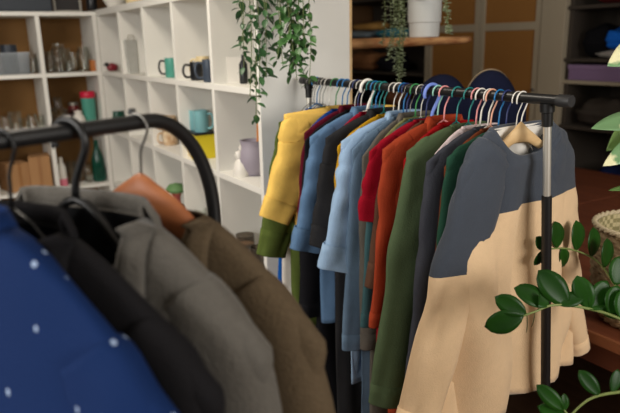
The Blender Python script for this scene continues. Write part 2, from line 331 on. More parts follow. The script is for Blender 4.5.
# ------------------------------------------------------------------ garments
def superell(a, W, D, e=.75):
    c, s_ = math.cos(a), math.sin(a)
    return W * math.copysign(abs(c) ** e, c), D * math.copysign(abs(s_) ** e, s_)
def garment(name, label, cat, loc, m, w=.21, zs=-.17, L=.72, th=.014, nw=.062, zn=-.082, nd=.03, vlen=0, rotz=0, group=None,
            sleeve='long', slen=.56, lean=.03, sway=0.0, collar='band', cm=None, cuffm=None, sm=None, lining=None, fold=.004, flare=.0,
            seed=0, sa=.058, sb=.022, wb=None, buttons=None, pad=0, kinkx=0, lapel=None, sway_r=None, belly=None, droop=0, lean_r=None, sm_r=None):
    root = empty(name, loc, rotz, label, cat, group)
    n = 56
    zr = []                                   # (z, W, D)
    for i in range(9):
        s_ = i / 8; zr.append((zn + (zs - zn) * (s_ ** (1.25 + pad)), nw + (w - nw) * (s_ ** .92), th * (.75 + .25 * s_)))
    wb = wb or (w - .03 if sleeve else w)
    for i in range(1, 37):
        s_ = i / 36; z = zs + (-L - zs) * s_
        W = w + .004 + (wb - w - .004) * min(1, s_ * 3) + flare * s_
        zr.append((z, W, (belly or th) * (1 + .15 * math.sin(s_ * PI)) if s_ > .1 else th + ((belly or th) - th) * s_ * 10))
    def Wz(z):
        for i in range(len(zr) - 1):
            if zr[i][0] >= z >= zr[i + 1][0]:
                t_ = (zr[i][0] - z) / max(1e-6, zr[i][0] - zr[i + 1][0]); return zr[i][1] * (1 - t_) + zr[i + 1][1] * t_, zr[i][2] * (1 - t_) + zr[i + 1][2] * t_
        return zr[-1][1], zr[-1][2]
    def surf(x, y, z, W, D, off=0, amp=1):
        dn = max(0, zs - z) / max(.01, (L + zs)); A = fold * (.35 + 2.0 * min(1, dn * 2)) * amp
        q = x * 26 + 1.2 * noise.noise(Vector((x * 5, z * 2.2 + seed, seed))) * 3
        d = A * (math.sin(q + seed) * .7 + noise.noise(Vector((x * 16 + seed * 3, z * 3, (1 if y > 0 else -1) + seed))) * 1.4)
        side = 1 if y > 0 else -1
        sg = abs(y) / max(D, 1e-5)
        return (x + noise.noise(Vector((z * 6, seed, side))) * .004 * dn, y + side * d * min(1, sg * 1.5) + side * off, z)
    mb = MB(); R = []
    for i, (z, W, D) in enumerate(zr):
        ring = []
        for j in range(n):
            x, y = superell(2 * PI * j / n, W, D)
            zz = z
            if i < 9 and y < 0: zz -= nd * (abs(y) / D) * (1 - (abs(x) / W) ** 4) * (1 - i / 9)
            zz -= droop * (1 - (x / W) ** 2) * 0
            if i > 10: zz += noise.noise(Vector((x * 4, seed, .3))) * .02 * (i - 10) / 34
            ring.append(surf(x, y, zz, W, D))
        R.append(ring)
    mb.rings(R, (False, False))
    if vlen:
        def keep(f):
            c = [sum(mb.v[k][a] for k in f) / 4 for a in range(3)]
            lim = nw * 1.0 * (1 - (zn - c[2]) / vlen)
            return not (c[1] < 0 and abs(c[0]) < lim and c[2] > zn - vlen)
        mb.f = [f for f in mb.f if keep(f)]
    body = mb.build('body', m, root, autosmooth=False, solid=.0025)
    if lining:
        lb = MB(); lb.rings([[(p[0] * .985, p[1] * .9, p[2] - .002) for p in r] for r in R[:(26 if vlen else 15)]], (False, False))
        if vlen:
            keep2 = lambda f: sum(lb.v[k][1] for k in f) > 0
            lb.f = [f for f in lb.f if keep2(f)]
        else:
            lb.f = [f for f in lb.f if sum(lb.v[k][1] for k in f) > 0]
        lb.build('lining', lining, root, autosmooth=False)
    # neckline
    top = R[0]
    cmx = cm or m
    if collar == 'band':
        cb = MB(); cb.rings([[(p[0] * k, p[1] * k, p[2] + dz) for p in top] for k, dz in ((1.03, -.012), (1.07, -.004), (1.03, .004), (.97, .003), (.95, -.008))], (False, False))
        cb.build('neckband', cmx, root, autosmooth=False)
    elif collar == 'shirt':
        cb = MB(); cb.rings([[(p[0] * k, p[1] * (k + .1) + (-.006 if p[1] < 0 else .004), p[2] + dz) for p in top] for k, dz in ((.93, -.006), (.9, .012), (.94, .015), (1.08, -.006), (1.14, -.022))], (False, False))
        cb.build('collar', cmx, root, autosmooth=False, solid=.002)
    elif collar == 'hood':
        cb = MB(); cb.rings([[(p[0] * k, p[1] * (k + .8) + .01, p[2] + dz) for p in top] for k, dz in ((1.02, -.02), (1.25, -.012), (1.3, .012), (1.1, .026), (.8, .015), (.7, -.03))], (False, False))
        cb.build('hood', cmx, root, autosmooth=False)
    elif collar == 'blazer':
        cb = MB(); Rr = []
        for k, dz in ((1.0, -.02), (.97, .012), (1.02, .02), (1.16, .0), (1.22, -.028)):
            Rr.append([(p[0] * k, p[1] * (k + .15) + .004, p[2] + dz) for p in top if p[1] > -.0001])
        nn = len(Rr[0]); vs = [q for r in Rr for q in r]
        cb.add(vs, [(i * nn + j, i * nn + j + 1, (i + 1) * nn + j + 1, (i + 1) * nn + j) for i in range(len(Rr) - 1) for j in range(nn - 1)])
        cb.build('collar', cmx, root, autosmooth=False, solid=.004)
    def fy(x, z):
        W, D = Wz(z); e = 1 / .75 * 1.0
        k = min(1, abs(x) / W); c = k ** (1 / .75); s_ = math.sqrt(max(0, 1 - c * c)); return surf(x, -D * s_ ** .75, z, W, D)[1]
    if vlen:
        lm = lapel or m
        for sd in (-1, 1):
            lp = MB(); vs = []; rows = 26; cols = 5
            for i in range(rows + 1):
                t_ = i / rows; z = zn - .0 - t_ * vlen; xi = nw * (1 - t_) * .98
                if t_ < .2: wd = .03 + .08 * t_
                elif t_ < .25: wd = .03 + .03 * (t_ - .2) / .05
                else: wd = .078 * (1 - ((t_ - .25) / .75) ** 1.6) + .004
                for j in range(cols + 1):
                    k = j / cols; x = xi + wd * k; zz = z - .0 - (.015 * k if t_ > .22 else -.01 * k)
                    y = fy(x, zz) - .006 - .008 * math.sin(PI * min(1, k * 1.1)) * (1 - t_ * .6)
                    vs.append((sd * x, y, zz))
            c1 = cols + 1
            lp.add(vs, [(i * c1 + j, i * c1 + j + 1, (i + 1) * c1 + j + 1, (i + 1) * c1 + j) for i in range(rows) for j in range(cols)])
            lp.build('lapel', lm, root, autosmooth=False, solid=.003)
    if buttons:
        pk = MB(); c = [(0, 0)]
        vs = []; zt = zn - nd - .01 - vlen; rows = 30
        for i in range(rows + 1):
            z = zt + (-L + .03 - zt) * i / rows
            for x in (-.014, .014): vs.append((x, fy(x, z) - .003, z))
        pk.add(vs, [(2 * i, 2 * i + 1, 2 * i + 3, 2 * i + 2) for i in range(rows)])
        if not vlen: pk.build('placket', m, root, autosmooth=False, solid=.002)
        k = 3 if vlen else 6
        for i in range(k):
            z = zt - .03 + (-L + .12 - zt) * i / k
            MB().lathe([(0, -.0015), (.0055, -.0015), (.006, 0), (.0045, .0015), (0, .001)], 14, Matrix.Translation((0, fy(0, z) - .006, z)) @ Matrix.Rotation(PI / 2, 4, 'X')).build('button', buttons, root)
    # sleeves
    if sleeve:
        for sd in (-1, 1):
            ln = lean if sd < 0 or lean_r is None else lean_r; sw = sway if sd < 0 or sway_r is None else sway_r
            z1 = zs - .155; ze = zs - slen
            def sh(x): return zn + (zs - zn) * max(0, (x - nw) / (w - nw)) ** 1.36
            def cen(x, a):
                dz = (sh(x + .005) - sh(x - .005)) / .01; nl = math.hypot(dz, 1)
                return x + dz / nl * a, sh(x) - a / nl
            c0 = cen(w - .085, sa * .62); c1_ = cen(w - .035, sa * .82)
            Tq = (w + .006, zs - .028); Eq = (w + .008 + ln, ze); dl = math.hypot(Eq[0] - Tq[0], Eq[1] - Tq[1]); nx_, nz_ = (Tq[1] - Eq[1]) / dl, (Eq[0] - Tq[0]) / dl
            P = [(c0[0], 0, c0[1], sa * .62, th * .85), (c1_[0], 0, c1_[1], sa * .82, th)]
            for f_, ka in (((.14, .97), (.38, .95), (.68, .82), (1, .66)) if slen > .3 else ((.25, .97), (.6, .95), (1, .9))):
                a_ = sa * ka; P.append((Tq[0] + (Eq[0] - Tq[0]) * f_ - nx_ * a_, sw * f_, Tq[1] + (Eq[1] - Tq[1]) * f_ - nz_ * a_, a_, sb * (.85 + .15 * min(1, f_ * 3))))
            Q = catmull(P, 30 if slen > .3 else 16); R2 = []; n2 = 26
            for i, q in enumerate(Q):
                a_ = Q[min(i + 1, len(Q) - 1)]; b_ = Q[max(i - 1, 0)]
                T = Vector((a_[0] - b_[0], a_[1] - b_[1], a_[2] - b_[2])).normalized(); N = T.cross(Vector((0, 1, 0))).normalized(); B = N.cross(T)
                s_ = i / (len(Q) - 1); ring = []
                for j in range(n2):
                    a = 2 * PI * j / n2; x, y = superell(a, q[3], q[4], .85)
                    wr_ = fold * .8 * noise.noise(Vector((s_ * 9 + seed, a * 1.2, sd * 3))) + fold * .5 * math.sin(s_ * 24 + math.cos(a) * 4 + seed) * max(0, min(1, (s_ - .3) * 4)) * (.3 + .7 * math.exp(-((s_ - .6) / .2) ** 2)) + fold * .9 * math.sin(a * 3 + seed + s_ * 2) * min(1, s_ * 1.6)
                    x *= 1 + wr_ / q[3]; y *= 1 + wr_ / q[4] * .8
                    p = Vector(q[:3]) + N * x * -1 + B * y
                    ring.append((sd * p.x, p.y, p.z))
                R2.append(ring)
            sl = MB(); sl.rings(R2, (True, False)); so = sl.build('sleeve', (sm_r if sd > 0 and sm_r else sm) or m, root, autosmooth=False, solid=.002)
            if sleeve in ('long', 'rolled', 'short') :
                k0 = len(Q) - (2 if sleeve == 'long' else 3); cf = MB(); rr = []
                for i in range(max(0, k0 - (1 if sleeve == 'long' else 2)), len(Q)):
                    c = Vector([sum(v[a] for v in R2[i]) / n2 for a in range(3)]); g = {'long': 1.02, 'rolled': 1.16, 'short': 1.05}[sleeve]
                    rr.append([tuple(c + (Vector(v) - c) * g) for v in R2[i]])
                rr.append([tuple(Vector(v) * 1.0 + Vector((0, 0, -.004))) for v in rr[-1]])
                cf.rings(rr, (False, False)); cf.build('cuff', cuffm or m, so, autosmooth=False, solid=.003)
    return root

def hanger(label, loc, kind, m, w=.18, zs=-.17, rotz=0, tilt=0, rbar=.0125, hm=None, hr=.02, group='hangers on the rail of the long clothes rack'):
    wr_ = {'wire': .0014, 'plastic': .0022, 'thick': .0050, 'wood': .0018}[kind]
    r = max(hr, rbar + wr_ + .004)
    cz = rbar + wr_ - r
    if kind == 'thick': r += .006; cz -= .006
    hook = [(r * math.cos(a), 0, cz + r * math.sin(a)) for a in [PI * 1.12 - k * (PI * 1.12 + .45) / 14 for k in range(15)]]
    stem = -.08 if kind != 'wood' else (-.072 if hm is not DARKST else -.09)
    hook += [(r * .6, 0, cz - r * 1.0), (.003, 0, cz - r * 1.9), (0, 0, stem)]
    root = empty('clothes_hanger', loc, rotz, label, 'hanger', group)
    MB().tube(catmull(hook, 34), wr_, 8).build('hook', hm or m, root, autosmooth=False)
    A = w - .035; z2 = zs - .02
    if kind == 'wood':
        mb = MB(); R = []
        for i in range(25):
            s_ = -1 + i / 12; x = s_ * A; z = (-.072 + (z2 + .072) * abs(s_) ** 1.25) if hm is not DARKST else (-.098 + (z2 + .098) * abs(s_) ** 1.9); y = -.018 * s_ * s_ * 0
            hh = (.019 if hm is not DARKST else .036) * (1 - .5 * abs(s_)) + .008 * math.exp(-(s_ / .12) ** 2); tt = .008 if hm is not DARKST else .012
            R.append([(x, y + tt * math.cos(a), z - .012 + hh * math.sin(a)) for a in [2 * PI * j / 12 for j in range(12)]])
        mb.rings(R); mb.build('hanger_body', m, root, autosmooth=False)
    elif kind == 'thick':
        z2 = min(z2, -.12); P = [(-A, 0, z2), (-A * .5, 0, z2 * .5 - .05), (0, 0, -.084), (A * .5, 0, z2 * .5 - .05), (A, 0, z2)]
        MB().tube(catmull(P, 24), .006, 10).build('hanger_body', m, root, autosmooth=False)
    else:
        z2 = min(z2, -.125); P = [(0, 0, -.078), (.03, 0, -.094), (A, 0, z2 + .006), (A - .004, 0, z2 - .004), (0, 0, z2 - .008), (-A + .004, 0, z2 - .004), (-A, 0, z2 + .006), (-.03, 0, -.094), (0, 0, -.078)]
        MB().tube(P, wr_ * 1.05, 8).build('hanger_frame', m, root, autosmooth=False)
    return root

# ------------------------------------------------------------------ the long clothes rack
XR0, ZB = 1.232, 1.457
rk = empty('clothes_rack', (XR0, 1.48, 0), 0, 'long black-railed clothes rack with adjustable steel posts, packed with colourful clothes', 'clothes rack')
def rl(p): return (p[0] - XR0, p[1] - 1.48, p[2])
MB().tube([rl((XR0, .915, ZB)), rl((XR0, 2.065, ZB))], .0125, 24).build('rail', BLACKM, rk)
for y, dy in ((.915, -1), (2.065, 1)):
    MB().tube([rl((XR0, y + dy * .014, ZB)), rl((XR0, y + dy * .012, ZB)), rl((XR0, y - dy * .02, ZB))], [.0128, .0142, .0142], 24).build('end_cap', mat('grey_cap', (36, 36, 37), .5), rk)
for py, lx in ((.966, .15), (2.03, .0)):
    def pp(z): return rl((XR0 + lx * (ZB - z) / ZB, py, z))
    MB().tube([pp(ZB - .008), pp(ZB - .028), pp(ZB - .03), pp(ZB - .062)], [.017, .017, .0135, .0125], 20).build('bracket', BLACKP, rk)
    MB().tube([pp(ZB - .06), pp(1.0)], .0092, 20).build('upper_post', CHROME, rk)
    MB().tube([pp(1.225), pp(1.2235), pp(.05)], [.0095, .0122, .0122], 20).build('lower_post', BLACKM, rk)
    fx = XR0 + lx
    MB().tube([rl((fx - .24, py, .035)), rl((fx + .24, py, .035))], .0125, 16).build('foot_bar', BLACKM, rk)
    for s_ in (-.21, .21): MB().lathe([(.02, 0), (.022, .008), (.016, .024), (.0, .026)], 16, c=rl((fx + s_, py, 0))).build('foot', BLACKP, rk)
MB().tube([rl((XR0 + .13, .966, .16)), rl((XR0, 2.03, .16))], .009, 12).build('lower_rail', BLACKM, rk)

PC = {'white': mat('white_hanger_plastic', (228, 224, 216), .35), 'pink': mat('pink_hanger_plastic', (226, 150, 150), .35), 'salmon': mat('salmon_hanger_plastic', (232, 172, 146), .35),
      'teal': mat('teal_hanger_plastic', (28, 120, 118), .35), 'blue': mat('blue_hanger_plastic', (28, 112, 172), .35), 'navy': mat('navy_hanger_plastic', (30, 44, 96), .35),
      'lavender': mat('lavender_hanger_plastic', (112, 136, 214), .35), 'mint': mat('mint_hanger_plastic', (150, 206, 190), .35), 'grey': mat('grey_hanger_plastic', (116, 120, 126), .35),
      'steel': DARKST, 'green': mat('green_hanger_plastic', (60, 140, 80), .35)}
GR = 'clothes packed along the long rack'
TEE, SHIRT, SWT, JKT = 't_shirt', 'shirt', 'sweatshirt', 'jacket'
button = mat('pale_button', (220, 216, 206), .3)
GL = [ # y, name, cat, colour name, rgb, label, opts, hanger kind, hanger colour
 (1.995, TEE, 't-shirt', 'sky', (96, 140, 178), 'pale blue t-shirt hung farthest along the rack by the bookcase end panel', dict(w=.14, zn=-.11, sleeve='short', slen=.17, L=.6, zs=-.19), 'wire', 'steel'),
 (1.955, SHIRT, 'shirt', 'cobalt', (20, 84, 160), 'cobalt blue long garment hanging low at the far end below the olive top', dict(w=.165, zn=-.11, zs=-.2, L=.95, slen=.6, collar='shirt'), 'wire', 'steel'),
 (1.915, TEE, 't-shirt', 'white', (214, 208, 200), 'white long top with its edge showing beside the olive top', dict(w=.165, zn=-.10, zs=-.19, L=.9, slen=.6), 'wire', 'white'),
 (1.85, SWT, 'sweatshirt', 'olive', (84, 98, 46), 'olive green long-sleeved top whose sleeve hangs out below the yellow one', dict(w=.225, zs=-.12, slen=.45, L=.88, lean=.09, sa=.075, fold=.007, sleeve='short'), 'plastic', 'green'),
 (1.81, TEE, 't-shirt', 'yellow', (238, 196, 100), 'soft yellow elbow-sleeved top, outermost at the far left of the rack', dict(w=.225, zs=-.09, zn=-0.078, slen=.33, L=.5, lean=.10, sa=.08, fold=.007, sb=.026, th=.018, sleeve='short'), 'plastic', 'blue'),
 (1.78, TEE, 't-shirt', 'royal', (24, 66, 140), 'royal blue top with only its neck showing behind the yellow top', dict(w=.16, L=.7, zs=-.15, slen=.4, zn=-.085), 'plastic', 'blue'),
 (1.735, SHIRT, 'shirt', 'maroon', (88, 18, 36), 'maroon shirt showing as a thin strip between the yellow and denim tops', dict(w=.198, zs=-.145, L=.72, slen=.36, collar='shirt', lean=.03), 'wire', 'white'),
 (1.7, TEE, 't-shirt', 'jetblack', (24, 24, 28), 'black long top hanging low behind the denim shirt', dict(w=.215, L=1.3, slen=.6, zs=-.165), 'wire', 'white'),
 (1.662, SHIRT, 'shirt', 'denim', (92, 122, 156), 'faded denim blue shirt with crumpled rolled sleeve, beside the yellow top', dict(w=.222, zs=-.147, L=.78, slen=.35, collar='shirt', sleeve='rolled', fold=.009, lean=.07, th=.018, sb=.028, zn=-0.082, sa=.072, buttons=button), 'thick', 'white'),
 (1.62, TEE, 't-shirt', 'crimson', (150, 20, 44), 'crimson top peeping out between the denim shirt and the charcoal one', dict(w=.15, L=.7, slen=.4, zn=-0.082, zs=-.14), 'plastic', 'blue'),
 (1.577, SHIRT, 'shirt', 'charcoal', (40, 40, 42), 'charcoal black short-sleeved shirt between the denim and pale blue shirts', dict(w=.222, zs=-.14, L=1.35, slen=.33, sleeve='short', sa=.078, collar='shirt', fold=.006, lean=.05, th=.018, sb=.026), 'plastic', 'teal'),
 (1.53, TEE, 't-shirt', 'mustard', (186, 140, 26), 'mustard yellow top with a tip showing below the pale blue cuff', dict(w=.21, zs=-.16, L=.6, slen=.37, lean=.01, sa=.05), 'wire', 'white'),
 (1.482, SHIRT, 'shirt', 'lightblue', (150, 178, 208), 'pale sky blue shirt with a rolled cuff in the middle of the rack', dict(w=.222, zs=-.14, L=.92, slen=.37, collar='shirt', sleeve='rolled', fold=.009, lean=.07, th=.018, sb=.030, sa=.072, zn=-0.082, buttons=button), 'plastic', 'blue'),
 (1.452, TEE, 't-shirt', 'dustyblue', (96, 118, 140), 'dusty blue long top hanging low behind the pale blue shirt', dict(w=.205, L=1.05, slen=.62, sa=.055, lean=.03, zs=-.16), 'wire', 'steel'),
 (1.427, JKT, 'coat', 'taupe', (98, 92, 84), 'taupe grey long coat hanging lower than its neighbours mid-rack', dict(w=.188, zs=-.18, L=1.25, slen=.6, lean=.0, sa=.055, collar='shirt'), 'plastic', 'green'),
 (1.403, TEE, 't-shirt', 'khaki', (128, 126, 84), 'khaki top in a narrow sliver beside the pale blue shirt', dict(w=.178, zs=-.17, L=.8, slen=.36, lean=.01), 'wire', 'white'),
 (1.38, TEE, 't-shirt', 'bluegrey', (60, 92, 96), 'dark teal top tucked between the khaki and crimson tops', dict(w=.2, zs=-.175, L=.8, slen=.5, lean=.02, sa=.055), 'plastic', 'navy'),
 (1.356, TEE, 't-shirt', 'red', (146, 14, 34), 'bright crimson short-sleeved t-shirt between the pale blue shirt and the rust one', dict(w=.215, zs=-.153, zn=-0.082, L=.85, slen=.19, sleeve='short', lean=.02, fold=.006, th=.014), 'thick', 'lavender'),
 (1.332, SHIRT, 'shirt', 'brown', (88, 60, 46), 'dark brown shirt whose sleeve shows left of the rust top', dict(w=.192, zs=-.17, L=.85, slen=.36, sleeve='short', lean=.05, sa=.06), 'plastic', 'mint'),
 (1.306, SHIRT, 'shirt', 'rust', (158, 62, 36), 'rust orange long-sleeved shirt between the crimson and sage green tops', dict(w=.21, zs=-.141, zn=-0.082, L=.95, slen=.5, lean=.035, fold=.006, th=.016, collar='shirt', sa=.06), 'plastic', 'pink'),
 (1.257, SWT, 'sweatshirt', 'deepred', (150, 16, 20), 'deep red long sleeve hanging low beside the sage green top', dict(w=.18, zs=-.165, L=.95, slen=.66, lean=.08, sa=.055), 'plastic', 'teal'),
 (1.212, SWT, 'sweatshirt', 'sage', (82, 98, 70), 'sage green sweatshirt with a long drooping sleeve, mid-right on the rack', dict(w=.212, zs=-.133, L=.98, slen=.68, lean=.10, fold=.007, th=.018, sa=.078, sb=.028), 'plastic', 'teal'),
 (1.170, TEE, 't-shirt', 'lilac', (214, 196, 196), 'pale pink top whose neck shows behind the dark grey jacket', dict(w=.15, zs=-.14, zn=-0.082, L=.9, slen=.5, cm=None), 'plastic', 'white'),
 (1.134, JKT, 'jacket', 'darkgrey', (62, 64, 72), 'dark slate grey jacket between the sage and dark green sweatshirts', dict(w=.212, zs=-.149, L=.9, slen=.56, lean=.045, fold=.006, th=.017, sa=.07, sb=.026, collar='band', nw=.06), 'plastic', 'salmon'),
 (1.108, SHIRT, 'shirt', 'copper', (112, 58, 34), 'copper brown top showing as a strip beside the dark green sweatshirt', dict(w=.18, zs=-.16, L=.8, slen=.5, lean=.03), 'plastic', 'blue'),
 (1.084, SWT, 'sweatshirt', 'darkgreen', (38, 74, 58), 'dark green sweatshirt directly behind the cream and grey one', dict(w=.200, zs=-.131, L=.86, slen=.55, lean=.03, fold=.005, th=.013, sa=.06), 'plastic', 'navy'),
]
HN = {'sky': 'pale blue t-shirt farthest along', 'cobalt': 'cobalt blue shirt near the far end', 'white': 'long white top', 'olive': 'olive green top', 'yellow': 'soft yellow top', 'royal': 'royal blue top', 'maroon': 'maroon shirt', 'jetblack': 'long black top', 'denim': 'faded denim shirt', 'crimson': 'crimson top next to the charcoal shirt', 'charcoal': 'charcoal black shirt', 'mustard': 'mustard yellow top', 'lightblue': 'pale sky blue shirt', 'dustyblue': 'long dusty blue top', 'taupe': 'taupe grey coat', 'khaki': 'khaki top', 'bluegrey': 'dark teal top', 'red': 'bright crimson t-shirt', 'brown': 'dark brown shirt', 'rust': 'rust orange shirt', 'deepred': 'deep red sweatshirt', 'sage': 'sage green sweatshirt', 'lilac': 'pale pink top', 'darkgrey': 'dark slate grey jacket', 'copper': 'copper brown shirt', 'darkgreen': 'dark green sweatshirt'}
HL = {'wire': 'thin wire', 'plastic': 'slim plastic', 'thick': 'thick plastic', 'wood': 'wooden'}
for i, (y, nm, cat, cn, rgb, lab, op, hk, hc) in enumerate(GL):
    rz = random.uniform(-.035, .035)
    op = dict(op); zs_ = op.get('zs', -.17); w_ = op.get('w', .21)
    op.setdefault('th', .011); op.setdefault('sb', .016)
    garment(nm, lab, cat, (XR0, y, ZB), fabric(cn + '_cotton', rgb), rotz=rz, group=GR, seed=i * 1.7, **op)
    hanger('%s %s hanger holding the %s' % ({'steel': 'grey metal'}.get(hc, hc), HL[hk], HN[cn]), (XR0, y, ZB), hk, PC[hc], w_, zs_, rz, hr=random.uniform(.018, .022))
for y, c in ((2.012, 'steel'), (1.975, 'blue'), (1.935, 'steel'), (1.89, 'white'), (1.718, 'navy'), (1.642, 'teal'), (1.6, 'teal'), (1.505, 'white'), (1.467, 'navy'), (1.185, 'pink'), (1.143, 'white')):
    nb = {2.012: 'at the far end of the rail', 1.975: 'second from the far end of the rail', 1.935: 'left of the yellow top near the far end', 1.89: 'just left of the yellow top', 1.718: 'just left of the denim shirt',
          1.642: 'between the denim shirt and the crimson top', 1.6: 'just left of the charcoal shirt', 1.505: 'just left of the pale blue shirt', 1.467: 'just right of the pale blue shirt', 1.185: 'just right of the sage sweatshirt', 1.143: 'just left of the dark grey jacket'}[y]
    hanger('empty %s plastic hanger %s' % ({'steel': 'grey'}.get(c, c), nb), (XR0, y, ZB), 'wire' if c == 'steel' else 'plastic', PC[c], .15, -.15, random.uniform(-.05, .05))
# nearest: cream and grey sweatshirt
SY = 1.036
creamy = (228, 196, 156); slate = (66, 72, 82)
ym = mat('cream_and_slate_fleece', slate, .95, kind='yoke', rgb2=creamy, p=(-.262, .06), bump=.4, bscale=300, spec=.1, sheen=.2, var=.12, vscale=50)
ysm = mat('cream_and_slate_sleeve', slate, .95, kind='yoke', rgb2=creamy, p=(-.395, .0), bump=.4, bscale=300, spec=.1, sheen=.2, var=.12, vscale=50)
slm = mat('slate_fleece', slate, .95, bump=.4, bscale=300, spec=.1, sheen=.2)
garment(SWT, 'oversized cream sweatshirt with slate grey shoulders, nearest on the rack', 'sweatshirt', (XR0 + .003, SY, ZB), ym, w=.205, zs=-.148, L=.80, th=.032, belly=.026, nw=.112, zn=-.068, nd=.07,
        sleeve='long', slen=.62, lean=.17, lean_r=.19, sway=.0, sway_r=.03, collar='band', cm=slm, sm=ysm, sm_r=mat('cream_and_slate_far_sleeve', slate, .95, kind='yoke', rgb2=creamy, p=(-.252, .0), bump=.4, bscale=300, spec=.1, sheen=.2, var=.12, vscale=50), cuffm=mat('cream_fleece', creamy, .95, sheen=.2), lining=mat('white_fleece', (232, 228, 220), .95), fold=.012, seed=4.4, sa=.078, sb=.034, wb=.24, flare=.06, rotz=.05, group=GR)
hanger('pale wooden hanger with wire hook holding the cream and grey sweatshirt', (XR0 + .003, SY + .004, ZB), 'wood', HWOOD, .175, -.13, .05, hm=PC['white'], hr=.021)
hanger('white wire hanger just behind the cream and grey sweatshirt', (XR0, 1.052, ZB), 'wire', PC['white'], .14, -.16, .03)

# ------------------------------------------------------------------ near rack with jackets, left foreground
ZN = 1.50
P0 = plane(0, 141, 2, ZN); P1 = plane(150, 121, 2, ZN)
bd = (P1 - P0).normalized()
RB = .0102
q = []
A0 = P0 - bd * .9
q.append(A0); q.append(P0 - bd * .02)
C1 = plane(148, 121, 2, ZN)
for k in range(17):
    a = PI / 2 * k / 16
    q.append(C1 + bd * .108 * math.sin(a) + Vector((0, 0, -.16 * (1 - math.cos(a)))))
q.append(Vector((q[-1].x, q[-1].y, .05)))
nr = empty('clothes_rack', (C1.x, C1.y, 0), 0, 'near black tubular clothes rack with a rounded corner, in the left foreground', 'clothes rack')
off = Vector((C1.x, C1.y, 0))
MB().tube([p - off for p in q], RB, 20).build('rail', BLACKM, nr)
MB().tube([Vector((A0.x, A0.y, ZN)) - off, Vector((A0.x, A0.y, .05)) - off], RB, 16).build('post', BLACKM, nr)
pd = Vector((bd.y, -bd.x, 0))
for c in (q[-1], Vector((A0.x, A0.y, 0))):
    c = Vector((c.x, c.y, .03)) - off
    MB().tube([c - pd * .23, c + pd * .23], .012, 14).build('foot_bar', BLACKM, nr)
    for s_ in (-.2, .2): MB().lathe([(.016, 0), (.018, .008), (.012, .02), (0, .021)], 14, c=tuple(Vector((c.x, c.y, 0)) + pd * s_)).build('foot', BLACKP, nr)
kb = plane(133, 122, 2, ZN) - off
MB().tube([kb + Vector((0, 0, .008)), kb + Vector((0, 0, .013)), kb + Vector((0, 0, .018))], [.0035, .006, .0045], 12).build('screw', BLACKP, nr)
AZR = math.radians(-57)
def onbar(px): 
    p = plane(px, 141 - 20 * px / 150, 2, ZN); return p
greyw = mat('grey_wool', (92, 88, 82), .95, bump=.5, bscale=200, spec=.1, sheen=.15, var=.25, vscale=90)
brownw = mat('brown_tweed', (94, 80, 62), .95, bump=.6, bscale=260, spec=.1, var=.35, vscale=160)
blackw = mat('black_wool', (24, 23, 25), .95, bump=.4, bscale=260, spec=.12)
bluef = mat('blue_flecked_cotton', (7, 33, 76), .85, kind='flecks', rgb2=(150, 168, 196), p=44, bump=.2, bscale=200, spec=.2)
satin = mat('black_satin', (16, 16, 18), .35)
pb, pg, pk_, pn = onbar(136), onbar(68), onbar(2), onbar(-52)
NG = 'jackets on the near black rack'
garment('blazer', 'brown tweed blazer on a wooden hanger, last of the jackets on the near rack', 'blazer', pb, brownw, w=.268, zs=-.268, L=.8, th=.035, belly=.04, nw=.095, zn=-.12, nd=.02, vlen=.3, rotz=AZR, group=NG,
        sleeve='long', slen=.6, lean=.03, collar='none', lining=satin, fold=.004, seed=2, sa=.07, sb=.045, pad=.0, buttons=mat('brown_button', (50, 34, 22), .4))
garment('blazer', 'grey wool blazer on a black hanger in the left foreground', 'blazer', pg, greyw, w=.268, zs=-.235, L=.8, th=.032, belly=.036, nw=.10, zn=-.10, nd=.02, vlen=.36, rotz=AZR, group=NG,
        sleeve='long', slen=.6, lean=.03, collar='blazer', lining=satin, fold=.004, seed=5, sa=.07, sb=.042, pad=.0, buttons=mat('dark_button', (24, 24, 24), .4))
garment('blazer', 'black blazer with notched lapel between the blue shirt and the grey blazer', 'blazer', pk_, blackw, w=.272, zs=-.25, L=.8, th=.028, belly=.03, nw=.07, zn=-.10, nd=.02, vlen=.36, rotz=AZR, group=NG,
        sleeve='long', slen=.6, lean=.02, collar='blazer', lining=satin, fold=.004, seed=8, sa=.062, sb=.036, pad=.0)
garment('shirt', 'deep blue shirt with small white flecks, nearest in the left foreground', 'shirt', pn, bluef, w=.28, zs=-.262, L=.78, th=.03, belly=.034, nw=.065, zn=-.08, nd=.03, rotz=AZR, group=NG,
        sleeve='long', slen=.58, lean=.04, collar='shirt', fold=.009, seed=11, sa=.07, sb=.04, pad=.0, buttons=button)
hanger('orange varnished wooden hanger with steel hook holding the brown tweed blazer', pb, 'wood', OWOOD, .185, -.20, AZR, rbar=RB, hm=DARKST, hr=.018, group='hangers on the near rack')
hanger('thick black plastic hanger holding the grey wool blazer', pg, 'thick', BLACKP, .21, -.2, AZR, rbar=RB, hr=.02, group='hangers on the near rack')
hanger('black plastic hanger holding the black blazer at the left edge', pk_, 'plastic', BLACKP, .19, -.2, AZR, rbar=RB, hr=.018, group='hangers on the near rack')
hanger('bright blue plastic hanger holding the flecked blue shirt', pn, 'thick', PC['blue'], .2, -.19, AZR, rbar=RB, hr=.018, group='hangers on the near rack')

